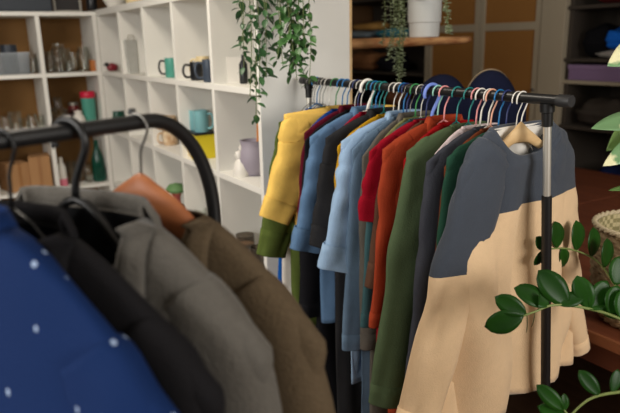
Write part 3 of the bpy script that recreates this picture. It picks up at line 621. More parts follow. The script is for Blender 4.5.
# ------------------------------------------------------------------ navy jackets on stands behind the rail
navy = fabric('navy_quilted_cloth', (24, 28, 50))
trimb = fabric('beige_trim_cloth', (150, 132, 108))
pj = at(468, 80, 2.45); ang = math.atan2(-.522, .853)
cs = empty('coat_stand', (pj.x, pj.y, TZ), ang, 'dark wooden two-armed coat stand under the navy jacket behind the rail', 'coat stand')
hj = 1.478 - TZ
MB().lathe([(.11, 0), (.115, .012), (.03, .03), (.016, .05)], 28).build('base', TABLEW, cs)
MB().tube([(0, 0, .04), (0, 0, hj - .12)], .014, 14).build('post', TABLEW, cs)
MB().tube([(-.12, 0, hj - .05), (-.09, 0, hj - .11), (.09, 0, hj - .11), (.12, 0, hj - .05)], .014, 12).build('shoulder_bar', TABLEW, cs)
def domes(x, k=0): 
    return max(.0 - 6.5 * (x - .09) ** 2 * (1 + 60 * (x - .09) ** 2), -.012 - 5.5 * (x + .10) ** 2 * (1 + 50 * (x + .10) ** 2)) - .004
def drape(x0, x1, off, zb, nx=46):
    mb = MB(); vs = []; K = 30
    for i in range(nx + 1):
        x = x0 + (x1 - x0) * i / nx; tp = domes(x) + off; Dd = .055 + off
        for k in range(K + 1):
            if k < 12: z = zb + (tp - Dd - zb) * k / 12; y = -Dd
            elif k <= 18: a = PI * (k - 12) / 6; z = tp - Dd + Dd * math.sin(a); y = -Dd * math.cos(a)
            else: z = tp - Dd + (zb - tp + Dd) * (k - 18) / 12; y = Dd
            wv = .006 * math.sin(x * 60 + z * 6) * min(1, max(0, (tp - z) * 4))
            vs.append((x + .01 * math.sin(z * 14) * (tp - z), y + (wv if y > 0 else -wv), z))
    mb.add(vs, [(i * (K + 1) + k, i * (K + 1) + k + 1, (i + 1) * (K + 1) + k + 1, (i + 1) * (K + 1) + k) for i in range(nx) for k in range(K)])
    return mb
nj = empty('jacket', (pj.x, pj.y, 1.478), ang, 'navy jacket with rounded shoulders and beige trim behind the right half of the rail', 'jacket')
drape(-.235, .20, 0, -.44).build('body', navy, nj, autosmooth=False, solid=.004)
MB().tube([(x, .012, domes(x) + .002) for x in [.0 + .19 * k / 24 for k in range(25)]], .004, 8).build('trim', trimb, nj, autosmooth=False)
for sd, xx in ((-1, -.215), (1, .185)):
    R = []
    for i in range(14):
        t_ = i / 13; R.append([(xx + sd * (.012 + .02 * t_) + .032 * math.cos(a), .045 * math.sin(a), -.11 - .36 * t_) for a in [2 * PI * j / 16 for j in range(16)]])
    MB().rings(R, (True, False)).build('sleeve', navy, nj, autosmooth=False)

# ------------------------------------------------------------------ plants
def leaf(mb, base, d, up, L, W, cup=.15, droop=.2, n=6, pw=1.0):
    d = Vector(d).normalized(); up = Vector(up); s_ = d.cross(up)
    if s_.length < 1e-3: s_ = d.cross(Vector((1, 0, 0)))
    s_.normalize(); u = s_.cross(d).normalized()
    vs = []; 
    for i in range(n + 1):
        t_ = i / n; wd = W / 2 * max(.02, math.sin(PI * t_ ** pw) ** (.8 if pw <= 1 else .6)); c = Vector(base) + d * L * t_ - u * droop * L * t_ * t_
        for k in (-1, -.5, 0, .5, 1): vs.append(tuple(c + s_ * wd * k + u * cup * abs(k) * wd))
    mb.add(vs, [(i * 5 + j, i * 5 + j + 1, (i + 1) * 5 + j + 1, (i + 1) * 5 + j) for i in range(n) for j in range(4)])
VLEAF = mat('vine_leaf', (70, 112, 56), .45, kind='noise', rgb2=(42, 78, 38), p=14)
VLEAF2 = mat('vine_leaf_dark', (58, 98, 54), .45, kind='noise', rgb2=(34, 66, 38), p=14)
STEM = mat('green_stem', (92, 104, 58), .6)
SOIL = mat('soil', (40, 28, 20), .95, bump=.6, bscale=80)
POTW = mat('white_ribbed_ceramic', (205, 208, 206), .55)
def trailing(name, label, potc, strands, L0, W0, lm, potr=.06, poth=.11, potm=POTW, step=.017, nper=1, group=None):
    r = empty(name, potc, 0, label, 'potted plant', group)
    MB().lathe([(potr * .72, 0), (potr * .76, .002), (potr, poth), (potr * 1.04, poth), (potr * 1.04, poth - .012), (potr * .92, poth - .012), (potr * .9, poth - .02)], 32, cap=(True, False)).build('pot', potm, r)
    MB().lathe([(0, poth - .018), (potr * .93, poth - .018)], 24, cap=(False, False)).build('soil', SOIL, r)
    st = MB(); fo = MB(); o = Vector(potc)
    for pts in strands:
        Q = catmull([Vector(p) - o for p in pts], max(10, int(len(pts) * 8)))
        st.tube(Q, .0013, 6)
        # resample
        acc = 0
        for a_, b_ in zip(Q[:-1], Q[1:]):
            a_, b_ = Vector(a_), Vector(b_); acc += (b_ - a_).length
            while acc > step:
                acc -= step
                for _ in range(nper):
                    az = random.uniform(0, 2 * PI); d = Vector((math.cos(az), math.sin(az), random.uniform(-1.1, .15)))
                    k = random.uniform(.7, 1.2); leaf(fo, b_ + d * .003, d, (random.uniform(-.5, .5), random.uniform(-.5, .5), 1), L0 * k, W0 * k, .2, .25)
    st.build('stems', STEM, r); fo.build('foliage', lm, r, autosmooth=False)
    return r
BTOP = 1.832
# pot positions on the bookcase top, vines down past the end
def vine(pt_top, pxs, d): return [pt_top] + [at(x, y, dd) for x, y, dd in pxs]
c1 = Vector((XB0 + .085, 2.24, BTOP)); rim1 = c1 + Vector((0, 0, .11))
S1 = []
for (x0, x1, yb) in ((243, 240, 50), (252, 256, 118), (262, 266, 76), (256, 259, 100), (238, 244, 72), (266, 262, 60), (249, 250, 96)):
    e = at(x0, -40, 2.22)
    S1.append([rim1, rim1 + Vector((-.03 + (x0 - 250) * .001, -.09, .01)), e + Vector((0, -.0, .0)), at((x0 + x1) / 2 + 2, yb * .4, 2.14), at(x1, yb, 2.15)])
trailing('trailing_plant', 'trailing plant with narrow green vines hanging at the front corner of the bookcase', c1, S1, .036, .021, VLEAF2, step=.019, group='trailing plants on the bookcase')
c2 = Vector((XB0 + .27, 2.24, BTOP)); rim2 = c2 + Vector((0, 0, .11)); S2 = []
for (x0, x1, yb) in ((278, 277, 60), (284, 283, 66), (290, 292, 74), (296, 297, 80), (300, 300, 68), (304, 306, 50), (288, 286, 45), (296, 300, 60), (282, 280, 48), (308, 309, 84), (302, 296, 72), (292, 290, 72), (286, 294, 56)):
    e = at(x0, -35, 2.2)
    S2.append([rim2, rim2 + Vector((-.02 + (x0 - 290) * .0015, -.09, .012)), e, at((x0 + x1) / 2 + random.uniform(-3, 3), yb * .5, 2.12), at(x1, yb, 2.1)])
trailing('trailing_plant', 'bushy trailing plant hanging over the middle of the white bookcase end panel', c2, S2, .036, .021, VLEAF, step=.017, group='trailing plants on the bookcase')

# live-edge plank shelf with string plant
SLX0 = XB0 + DEP + .02
pl = empty('plank_shelf', (SLX0, 2.45, 1.606), 0, 'live-edge wooden plank shelf fixed to the back of the bookcase, holding a white pot', 'shelf')
Lp = plane(468, 41, 1, 2.45).x - SLX0; R = []
yc = 0
for i in range(31):
    t_ = i / 30; x = Lp * t_; hw = .1 * (1 - .15 * t_) * math.sqrt(max(.0, 1 - max(0, (t_ - .86) / .14) ** 2)) + .006 + .006 * math.sin(t_ * 17)
    hz = .025 * (1 - .3 * t_) * (.35 + .65 * math.sqrt(max(0, 1 - max(0, (t_ - .9) / .1) ** 2)))
    R.append([(x, yc + hw * math.cos(a) * (1 + .04 * math.sin(9 * t_ + a)), -hz + hz * (1 if math.sin(a) > 0 else 1) * max(-1, min(1, 1.5 * math.sin(a)))) for a in [2 * PI * j / 20 for j in range(20)]])
mb = MB(); mb.rings(R)
mb.build('plank', mat('live_edge_wood', (206, 158, 106), .6, kind='wood', rgb2=(150, 96, 58), p=12, stretch=(1, 3, 3), bump=.5, bscale=40), pl, autosmooth=False)
MB().span((0, -.012, -.16), (.008, .012, -.035)).span((0, -.012, -.045), (.14, .012, -.037)).build('bracket', BLACKM, pl, smooth=False)
pc = Vector((plane(424, 38, 1, 2.45).x, 2.45, 1.6065))
r = empty('string_plant', pc, 0, 'string-of-leaves plant in a ribbed white pot on the plank shelf', 'potted plant')
pr = .082; prof = [(pr * .86, 0), (pr * .88, .003)]
for k in range(12): z = .006 + k * .005; prof += [(pr * (.885 + .003 * k), z), (pr * (.885 + .003 * k) - .0006, z + .0025)]
prof += [(pr * .93, .068), (pr * .98, .07), (pr * 1.0, .17), (pr * 1.03, .172), (pr * 1.03, .16 + .02), (pr * .95, .18), (pr * .93, .165)]
MB().lathe(prof, 36, cap=(True, False)).build('pot', POTW, r)
MB().lathe([(0, .168), (pr * .94, .168)], 24, cap=(False, False)).build('soil', SOIL, r)
st = MB(); fo = MB(); SVL = mat('silvery_string_leaf', (206, 214, 186), .5, kind='noise', rgb2=(130, 150, 104), p=30)
for (x0, x1, yb, dd) in ((402, 398, 84, 2.62), (398, 396, 70, 2.62), (393, 389, 60, 2.64), (404, 402, 76, 2.62), (388, 382, 44, 2.68), (400, 399, 92, 2.6), (396, 392, 48, 2.62), (444, 447, 12, 2.68), (446, 449, 34, 2.45), (405, 404, 40, 2.63)):
    s_ = 1 if x0 > 430 else -1
    pts = [Vector((s_ * .04, -.02, .172)), Vector((s_ * .082, -.03, .185)), at(x0, -22, dd + .05) - pc, at((x0 + x1) / 2, yb * .5, dd) - pc, at(x1, yb, dd) - pc]
    Q = catmull(pts, 60); st.tube(Q, .0012, 5)
    for a_, b_ in zip(Q[::1], Q[1:]):
        for sd in (-1, 1):
            az = random.uniform(0, PI) + (PI if sd < 0 else 0)
            leaf(fo, b_, (math.cos(az), math.sin(az), random.uniform(-.3, .5)), (0, 0, 1), .019, .012, .5, .1, 3)
st.build('strands', STEM, r); fo.build('foliage', SVL, r, autosmooth=False)

# fern-like glossy plant (right foreground)
ZZL = mat('glossy_green_leaf', (32, 72, 18), .34, kind='noise', rgb2=(20, 50, 13), p=10, spec=.18, coat=.0)
ZZS = mat('pale_green_stem', (118, 132, 74), .5)
zq = at(700, 520, 1.1); zp = Vector((zq.x, zq.y, .56))
so_ = empty('stool', (zq.x, zq.y, 0), 0, 'small round wooden stool carrying the glossy-leaved plant', 'stool')
MB().lathe([(0, .53), (.14, .53), (.148, .535), (.148, .555), (.14, .56), (0, .56)], 36).build('seat', TABLEW, so_)
for k in range(3):
    a = 2 * PI * k / 3 + .4; MB().tube([(.1 * math.cos(a), .1 * math.sin(a), .53), (.14 * math.cos(a), .14 * math.sin(a), 0.0)], [.014, .011], 12).build('leg', TABLEW, so_)
zz = empty('glossy_leaved_plant', zp, 0, 'potted plant with glossy dark green paired leaves reaching in from the lower right', 'potted plant')
MB().lathe([(.075, 0), (.08, .004), (.1, .15), (.106, .152), (.106, .17), (.095, .17), (.092, .15)], 36, cap=(True, False)).build('pot', mat('terracotta', (150, 88, 60), .8), zz)
MB().lathe([(0, .155), (.094, .155)], 24, cap=(False, False)).build('soil', SOIL, zz)
def frond(pts, leaves, rs=.0045):
    """pts: world control points base->tip. leaves: (t, side vector, length, width)"""
    o = zp; Q = catmull([Vector(p) - o for p in pts], 40)
    st = MB().tube(Q, [rs * (1 - .6 * i / 40) for i in range(41)], 8).build('stalk', ZZS, zz, autosmooth=False)
    for t_, dr, L, W, up in leaves:
        fo = MB()
        L *= 1.25; W *= 1.22
        i = min(39, int(t_ * 40)); b = Vector(Q[i]); T = (Vector(Q[i + 1]) - b).normalized()
        leaf(fo, b, dr, up, L, W, .14, .12, 9, 1.12)
        fo.build('leaflet', ZZL, st, autosmooth=False, solid=.0008)
Rr = M3 @ Vector((1, 0, 0)); Uu = M3 @ Vector((0, 1, 0)); Bk = M3 @ Vector((0, 0, 1))   # directions that read as right, up, toward the viewer
FY = (0, -1, 0)
def D(x, y, z=0): return Rr * x + Uu * y + Bk * z
base = zp + Vector((0, 0, .155))
# upper arching frond, passes behind the post
frond([base, at(658, 345, 1.42), at(622, 296, 1.50), plane(598, 262, 1, .965), plane(569, 249, 1, .982), plane(541, 250, 1, .984)],
      [(.98, (-.5, 0, .8), .036, .026, FY), (.99, (-.5, 0, -.8), .036, .026, FY), (.88, (-.1, 0, 1), .058, .042, FY), (.77, (0, 0, 1), .066, .046, FY), (.66, (.1, 0, 1), .066, .046, FY), (.56, (.2, 0, 1), .064, .046, FY), (.46, D(.25, 1), .06, .044, Bk),
       (.86, (.4, 0, -.8), .052, .034, FY), (.36, D(.2, .9), .045, .036, Bk), (.40, D(-.9, .1), .04, .03, Bk), (.30, D(-.8, .4), .045, .032, Bk), (.36, D(.9, .4), .045, .034, Bk), (.5, D(.9, .3), .045, .034, Bk)])
# lower frond across the post, in front
frond([base, at(674, 350, 1.22), at(625, 321, 1.27), at(590, 309, 1.30), at(555, 305, 1.30), at(534, 312, 1.29), at(523, 316, 1.29)],
      [(1, D(-.95, -.3), .066, .040, Bk), (.93, D(-.88, .5), .058, .034, Bk), (.72, D(-.86, .5), .064, .040, D(.3, .5, 1)), (.62, D(-.6, .75), .074, .046, Bk), (.5, D(-.35, .9), .058, .036, D(-.4, .2, 1)),
       (.93, D(.1, -1), .03, .012, D(1, 0, .4)), (.84, D(-.1, -1), .026, .012, D(1, 0, .4)), (.80, D(.2, .95), .03, .018, D(1, 0, .5)), (.66, D(.75, .3), .05, .026, D(0, .5, 1)), (.54, D(.8, .35), .056, .032, D(0, .6, 1)), (.5, D(.55, .8), .056, .036, Bk),
       (.42, D(.3, .9), .05, .036, Bk), (.45, D(.8, .1), .056, .034, Bk), (.36, D(.2, .95), .05, .036, Bk), (.35, D(.85, .5), .05, .034, Bk), (.34, D(.4, -.7), .045, .03, Bk)])
# lowest fronds
frond([base, at(690, 410, 1.15), at(640, 393, 1.15), at(612, 393, 1.16), at(588, 400, 1.17), at(568, 418, 1.18)],
      [(.70, D(-.62, .78), .046, .024, Bk), (.62, D(.3, .95), .036, .018, Bk), (.4, D(-.2, .9), .04, .024, Bk)])
frond([base, at(690, 480, 1.12), at(620, 455, 1.15), at(578, 425, 1.2), at(564, 410, 1.2)],
      [(.98, D(-.75, .7), .056, .026, Bk), (.99, D(.0, 1), .026, .014, Bk), (.86, D(-.95, .3), .05, .026, Bk)])

# variegated rubber plant at right edge
VAR = mat('variegated_leaf', (112, 150, 104), .4, kind='leafvar', rgb2=(226, 222, 178), p=14, stretch=(1, 1, 1))
VGR = mat('green_rubber_leaf', (88, 130, 70), .4, kind='noise', rgb2=(130, 158, 84), p=6)
vp = Vector((1.80, .60, TZ))
rp = empty('rubber_plant', vp, 0, 'rubber plant with cream-edged variegated leaves at the right edge', 'potted plant')
MB().lathe([(.08, 0), (.085, .004), (.11, .17), (.116, .172), (.116, .19), (.105, .19), (.1, .17)], 36, cap=(True, False)).build('pot', mat('grey_glazed_pot', (120, 122, 124), .4), rp)
MB().lathe([(0, .175), (.102, .175)], 24, cap=(False, False)).build('soil', SOIL, rp)
tipz = [at(660, 60, 1.72), at(650, 120, 1.68), at(648, 170, 1.7)]
Q = [Vector((0, 0, .17)), at(704, 260, 1.74) - vp, at(676, 140, 1.72) - vp, at(662, 30, 1.74) - vp]
STQ = catmull(Q, 60)
MB().tube(catmull(Q, 24), .006, 10).build('stem', mat('brown_stem', (96, 84, 60), .7), rp)
def bigleaf(base_, tip, W, m, up, dr=.12):
    b_, t2 = Vector(base_) - vp, Vector(tip) - vp; mb = MB(); leaf(mb, b_, t2 - b_, up, (t2 - b_).length, W, .12, dr, 14, .8)
    q_ = mb.build('leaf', m, rp, autosmooth=False, solid=.001)
    sq = min(STQ, key=lambda c: (Vector(c) + Vector((0, 0, .03)) - b_).length)
    MB().tube([sq, tuple((Vector(sq) + b_) / 2 + Vector((0, 0, .004))), tuple(b_ + (t2 - b_) * .03)], .0025, 8).build('leaf_stalk', ZZS, q_, autosmooth=False)
    return q_
bigleaf(at(668, 118, 1.70), at(594, 124, 1.62), .085, VAR, D(.1, .7, .7), .06)
bigleaf(at(664, 130, 1.70), at(603, 166, 1.66), .07, VAR, D(.5, .6, .7), .0)
bigleaf(at(660, 40, 1.73), at(611, 62, 1.68), .09, VAR, D(.2, .5, 1), .1)
bigleaf(at(668, 190, 1.73), at(611, 184, 1.68), .06, VGR, D(0, 1, .4), .1)
bigleaf(at(668, 100, 1.73), at(608, 150, 1.72), .09, VGR, D(.2, .4, 1), .05)
bigleaf(at(672, 60, 1.75), at(730, 20, 1.7), .09, VAR, D(0, .6, 1), .1)
bigleaf(at(672, 140, 1.75), at(740, 130, 1.7), .09, VAR, D(0, .6, 1), .1)

# ------------------------------------------------------------------ woven basket on the table
bc = plane(644, 320, 2, TZ); Rb = .172; Hb = .318
bk = empty('basket', bc, 0, 'round woven rope basket with a checked lining on the table at the right edge', 'basket')
rope = mat('rope_weave', (178, 158, 124), .85, kind='noise', rgb2=(128, 104, 74), p=60, bump=.6, bscale=120)
mb = MB(); R = []; n = 96; rows = 66
for i in range(rows + 1):
    t_ = i / rows; z = t_ * Hb; rad = Rb * (.80 + .22 * math.sin(PI * .5 * min(1, t_ * 1.5)) ** .8 - .02 * t_)
    if t_ < .08: rad *= .90 + .1 * (t_ / .08) ** .5
    row = int(t_ * 22)
    ring = []
    for j in range(n):
        a = 2 * PI * j / n; k = .0035 * math.sin(t_ * 22 * 2 * PI) * .5 + .004 * math.sin(a * 24 + (PI if row % 2 else 0))
        ring.append(((rad + k) * math.cos(a), (rad + k) * math.sin(a), z))
    R.append(ring)
mb.rings(R, (True, False)); mb.build('woven_body', rope, bk, autosmooth=False)
rim = MB(); 
for s_ in (0, PI):
    rim.tube([((Rb + .002 + .004 * math.cos(a * 22 + s_)) * math.cos(a), (Rb + .002 + .004 * math.cos(a * 22 + s_)) * math.sin(a), Hb + .004 * math.sin(a * 22 + s_)) for a in [2 * PI * k / 220 for k in range(221)]], .0055, 8, (False, False))
rim.build('rim', mat('pale_rope', (206, 190, 158), .85, bump=.5, bscale=200), bk, autosmooth=False)
MB().lathe([(Rb * .95, Hb - .002), (Rb * .94, Hb * .4), (Rb * .8, .02), (0, .015)], 48, cap=(False, False)).build('lining', mat('checked_lining', (196, 182, 140), .9, kind='check', rgb2=(142, 132, 92), p=70), bk, autosmooth=False)

# ------------------------------------------------------------------ things on the bookcases
def lat(name, label, cat, loc, parts, group=None, rotz=0):
    """parts: (part name or None, profile, material, segments)"""
    if len(parts) == 1:
        o = MB().lathe(parts[0][1], 24).build(name, parts[0][2], loc=loc); return tag(o, label, cat, group)
    r = empty(name, loc, rotz, label, cat, group)
    for nm, pr_, m in parts: MB().lathe(pr_, 24).build(nm, m, r)
    return r
def glassprof(r, h, t=.002, neck=None, flare=0):
    if neck is None: outer = [(0, 0), (r * .9, 0), (r, .006), (r + flare, h)]; inner = [(r + flare - t, h), (r - t, .01), (0, .008)]
    else:
        nr_, nh = neck; outer = [(0, 0), (r * .92, 0), (r, .008), (r, h - nh - .02), (nr_ * 1.1, h - nh), (nr_, h - nh + .008), (nr_, h), (nr_ * 1.1, h)]
        inner = [(nr_ - t, h), (nr_ - t, h - nh + .006), (r - t, h - nh - .024), (r - t, .012), (0, .01)]
    return outer + inner
def on_left(px, z, dy=.08):   # on a shelf of the left bookcase
    p = plane(px, 60, 1, YB0 + dy)
    # refine for height
    for _ in range(3):
        # project and adjust
        v = Vector((p.x, YB0 + dy, z)) - Vector((0, 0, H)); c = M3.transposed() @ v; xx = CX + F * c.x / -c.z; p.x += (px - xx) * (-c.z) / F / .86
    return (p.x, YB0 + dy, z)
def on_right(px, z, dx=.09):
    y = 3.0
    for _ in range(12):
        v = Vector((XB0 + dx, y, z)) - Vector((0, 0, H)); c = M3.transposed() @ v; xx = CX + F * c.x / -c.z
        y -= (px - xx) * .006
    return (XB0 + dx, y, z)
E1 = .0005
def mug(label, loc, m, rz, hm=None, r=.04, h=.095, group='mugs on the bookcase', inner=None):
    o = empty('mug', loc, rz, label, 'mug', group)
    MB().lathe([(0, 0), (r * .9, 0), (r, .006), (r, h), (r - .004, h), (r - .004, .01), (0, .008)], 28).build('cup', m, o)
    MB().tube(catmull([(r - .003, 0, h * .82), (r + .022, 0, h * .85), (r + .032, 0, h * .5), (r + .02, 0, h * .2), (r - .003, 0, h * .2)], 20), .0055, 10).build('handle', hm or m, o, autosmooth=False)
    return o
TEALC = mat('teal_glaze', (78, 150, 134), .3); BLKC = mat('black_glaze', (22, 24, 28), .3); CREAM = mat('cream_glaze', (214, 194, 150), .35)
SLATEC = mat('slate_glaze', (62, 72, 86), .35); LBLUE = mat('pale_blue_glaze', (118, 170, 176), .35); RED = mat('red_plastic', (196, 24, 60), .4)
YEL = mat('yellow_card', (214, 194, 40), .5); WHTC = mat('white_glaze', (222, 218, 210), .35); PINK = mat('pink_card', (216, 120, 140), .6)
Z1, Z2, Z3, Z4 = 1.43 + E1, 1.045 + E1, .655 + E1, .265 + E1
# left bookcase, upper row
o = empty('storage_bin', on_left(14, Z1, .1), 0, 'clear plastic bin on the upper shelf at the left edge', 'bin')
MB().rings([[(sx * k, sy * k2, z) for sx, sy in ((-.1, -.07), (.1, -.07), (.1, .07), (-.1, .07))] for k, k2, z in ((.9, .9, 0), (1, 1, .13), (1.05, 1.05, .132), (1.05, 1.05, .138), (.96, .96, .138), (.86, .86, .004))]).build('bin_body', PLASTC, o, smooth=False)
tag(MB().lathe([(0, 0), (.045, 0), (.05, .01), (.05, .18), (.044, .18), (.044, .02), (0, .015)], 24).build('canister', mat('dark_slate_tin', (44, 50, 60), .4), loc=Vector(on_left(12, Z1, .1)) + Vector((0, 0, .008))), 'dark slate canister standing in the clear plastic bin', 'canister')
MBL = [(34, .10, .034, .10, None, 'small clear tumbler beside the plastic bin'), (41, .16, .03, .12, None, 'taller clear tumbler against the upright beside the plastic bin'),
       (52, .10, .034, .14, (.024, .03), 'clear bottle-necked jar at the left of the upper glass shelf'), (61, .12, .05, .19, (.036, .03), 'tall wide clear jar on the upper glass shelf'), (70, .06, .028, .07, None, 'small clear tumbler in front on the upper glass shelf'),
       (75, .16, .034, .13, None, 'clear tumbler in the middle of the upper glass shelf'), (85, .12, .042, .165, (.032, .025), 'tall clear jar right of centre on the upper glass shelf'), (66, .2, .04, .16, None, 'clear vase at the back of the upper glass shelf')]
for px, dy, r_, h_, nk, lab in MBL: lat('glass_jar' if nk else 'drinking_glass', lab, 'glass', on_left(px, Z1, dy), [(None, glassprof(r_, h_, .002, nk), GLASS)], 'glassware on the corner bookcase')
lat('candle_pot', 'small orange brown pot at the right end of the upper glass shelf', 'pot', on_left(95, Z1, .08), [('cup', glassprof(.032, .075), mat('amber_clay', (172, 104, 50), .5)), ('candle', [(0, .01), (.028, .01), (.028, .06), (0, .06)], CREAM)])
# left bookcase, second row
for k, (px, dy, r_, h_, nk, lab) in enumerate([(8, .1, .042, .12, (.03, .03), 'round clear jar at the left edge of the second shelf'), (17, .16, .04, .14, None, 'clear tumbler behind the jars on the second shelf'), (26, .1, .036, .10, None, 'clear tumbler left of the stemmed glass'),
        (34, .07, .04, .12, (.028, .04), 'clear stemmed jar above the near rack rail on the second shelf'), (42, .15, .034, .1, None, 'clear tumbler against the upright on the second shelf'),
        (61, .12, .055, .22, (.026, .07), 'large clear carafe on the second shelf beside the upright'), (70, .18, .04, .13, None, 'clear glass right of the carafe'), (101, .22, .03, .17, None, 'slim clear vase right of the teal tumbler')]):
    lat('carafe' if k == 5 else ('glass_jar' if nk else 'drinking_glass'), lab, 'glass', on_left(px, Z2, dy), [(None, glassprof(r_, h_, .002, nk), GLASS)], 'glassware on the corner bookcase')
lat('tumbler', 'teal tumbler with a bright red lid on the second corner shelf', 'tumbler', on_left(91, Z2, .10), [('cup', [(0, 0), (.04, 0), (.043, .01), (.048, .205), (0, .205)], TEALC), ('lid', [(.05, .205), (.052, .21), (.052, .238), (.045, .248), (0, .25)], RED)])
lat('jar', 'dark red jar with pale lid left of the teal tumbler', 'jar', on_left(76, Z2, .2), [('jar_body', [(0, 0), (.036, 0), (.04, .01), (.04, .13), (.03, .15), (0, .15)], mat('dark_red_glaze', (96, 26, 28), .35)), ('lid', [(.032, .15), (.033, .17), (0, .172)], mat('tin_lid', (170, 168, 160), .35, metal=.8))])
lat('white_jug', 'small white rounded jug in front of the dark red jar', 'jug', on_left(80, Z2, .07), [('jug_body', [(0, 0), (.035, 0), (.048, .04), (.04, .08), (.024, .1), (.028, .12), (.022, .12), (.0, .09)], WHTC), ('handle', [(0, .118), (.01, .12), (0, .13)], WHTC)])
# third row
def carton(name, label, loc, size, m, rz=0, group=None, flap=True):
    r = empty(name, loc, rz, label, 'box', group)
    MB().box((0, 0, size[2] / 2), size).build('box_body', m, r, smooth=False, bevel=.002)
    if flap:
        for s_ in (-1, 1): MB().box((0, 0, 0), (size[0] * .96, .003, size[1] * .42), Matrix.Translation((0, s_ * size[1] * .5, size[2] + .03)) @ Matrix.Rotation(s_ * -.5, 4, 'X')).build('flap', m, r, smooth=False)
    MB().box((0, -size[1] / 2 - .0008, size[2] / 2), (.022, .001, size[2] * .99)).build('tape', mat('tan_tape', (150, 106, 64), .5), r, smooth=False)
    return r
carton('cardboard_box', 'open cardboard box at the left edge of the third corner shelf', on_left(17, Z3, .16), (.14, .2, .19), CARD, .25, 'cardboard boxes on the corner bookcase', False)
carton('cardboard_box', 'cardboard box right of the other one, beside the bookcase upright', on_left(43, Z3, .14), (.135, .2, .225), CARD, -.15, 'cardboard boxes on the corner bookcase', False)
lat('bottle', 'deep green glass bottle on the third corner shelf behind the near rack', 'bottle', on_left(100, Z3, .09), [(None, [(0, 0), (.042, 0), (.046, .012), (.046, .12), (.04, .17), (.018, .24), (.014, .28), (.016, .285), (.016, .295), (0, .295)], GREENG)])
for px, dy, r_, h_, nk, lab in [(73, .12, .03, .16, None, 'slim clear glass left of the black hanger hook on the third shelf'), (81, .18, .035, .14, None, 'clear tumbler behind the black hanger hook on the third shelf'), (89, .1, .026, .13, (.016, .04), 'small clear bottle left of the green bottle'), (110, .06, .022, .10, None, 'small clear glass right of the green bottle')]:
    lat('glass_bottle' if nk else 'drinking_glass', lab, 'glass', on_left(px, Z3, dy), [(None, glassprof(r_, h_, .002, nk), GLASS)], 'glassware on the corner bookcase')
lat('spray_bottle', 'white bottle with a pink base next to the bookcase upright', 'bottle', on_left(64, Z3, .08), [('bottle_body', [(0, .05), (.028, .05), (.028, .13), (.012, .17), (.012, .2), (0, .2)], WHTC), ('base', [(0, 0), (.03, 0), (.03, .05), (0, .05)], PINK)])
# top of the bookcases
sc_ = empty('suitcase', (.5, YB0 + .17, 1.8205), 0, 'dark slate storage case lying on top of the corner bookcase', 'case')
MB().box((0, 0, .09), (.62, .28, .18)).build('case_body', mat('slate_case', (48, 54, 62), .6), sc_, smooth=False, bevel=.012)
MB().box((0, 0, .12), (.625, .285, .006)).build('seam', BLACKP, sc_, smooth=False)
pf = empty('picture_frame', (.92, YB0 + .12, 1.8205), 0, 'dark picture in a pale frame leaning on top of the corner bookcase', 'picture frame')
fb = MB()
for a, b in (((-.09, 0), (.09, .014)), ((-.09, .17), (.09, .184)), ((-.09, .014), (-.076, .17)), ((.076, .014), (.09, .17))): fb.span((a[0], -.01, a[1]), (b[0], .01, b[1]))
fb.build('frame', mat('pale_grey_frame', (150, 146, 136), .5), pf, smooth=False)
MB().span((-.076, -.002, .014), (.076, .004, .17)).build('picture', mat('dark_print', (34, 30, 30), .6), pf, smooth=False)
lat('bottle', 'black bottle standing at the inside corner on top of the bookcase', 'bottle', (1.06, YB0 + .03, 1.8325), [(None, [(0, 0), (.03, 0), (.034, .01), (.034, .12), (.012, .17), (.012, .2), (0, .2)], BLKC)])
lat('vase', 'white rounded vase on top of the bookcase beside the black bottle', 'vase', (1.16, YB0 - .18, 1.8325), [(None, [(0, 0), (.045, 0), (.075, .05), (.07, .1), (.03, .14), (.034, .16), (.028, .16), (0, .12)], WHTC)])
lat('vase', 'cream vase on top of the bookcase, nearer than the white one', 'vase', (1.19, YB0 - .5, 1.8325), [(None, [(0, 0), (.04, 0), (.06, .05), (.05, .12), (.03, .15), (.034, .17), (.028, .17), (0, .12)], CREAM)])
# right bookcase, first row
o = empty('toy_bird', on_right(111, Z1, .06), .4, 'small red and black bird figurine in the first bay beside the corner', 'figurine')
MB().lathe([(0, 0), (.02, .002), (.03, .02), (.026, .04), (.01, .052), (0, .054)], 18, Matrix.Diagonal((1.5, 1, 1, 1))).build('bird_body', mat('dark_red_paint', (130, 34, 46), .4), o)
MB().lathe([(0, 0), (.012, .004), (.016, .015), (.01, .027), (0, .03)], 14, Matrix.Translation((-.045, 0, .03))).build('head', BLKC, o)
MB().tube([(-.058, 0, .045), (-.075, 0, .042)], [.005, .001], 8).build('beak', BLKC, o)
o = empty('paper_bag', on_right(131, Z1, .055), .25, 'tall pale grey paper bag in the second bay', 'bag')
MB().rings([[(sx * k, sy * k2, z) for sx, sy in ((-.035, -.03), (.035, -.03), (.035, .03), (-.035, .03))] for k, k2, z in ((.8, 1, 0), (.95, .9, .1), (1.1, .8, .2))], (True, False)).build('bag_body', mat('grey_paper', (196, 196, 190), .8, var=.3, vscale=30), o, smooth=False, solid=.002)
MB().tube(catmull([(-.02, -.024, .19), (-.016, -.026, .225), (.016, -.026, .225), (.02, -.024, .19)], 14), .002, 6).build('handle', mat('twine', (150, 140, 120), .8), o)
mug('teal mug with a black handle in the third bay', on_right(173, Z1, .06), TEALC, PI * .82, BLKC, .038, .1)
mug('black mug at the left of three in the fourth bay', on_right(197, Z1, .05), BLKC, PI * .9, None, .03, .085)
mug('cream mug in the middle of three in the fourth bay', on_right(204, Z1, .09), CREAM, PI * .8, None, .032, .11)
mug('slate mug at the right of three in the fourth bay', on_right(210, Z1, .04), SLATEC, PI * .88, None, .03, .1)
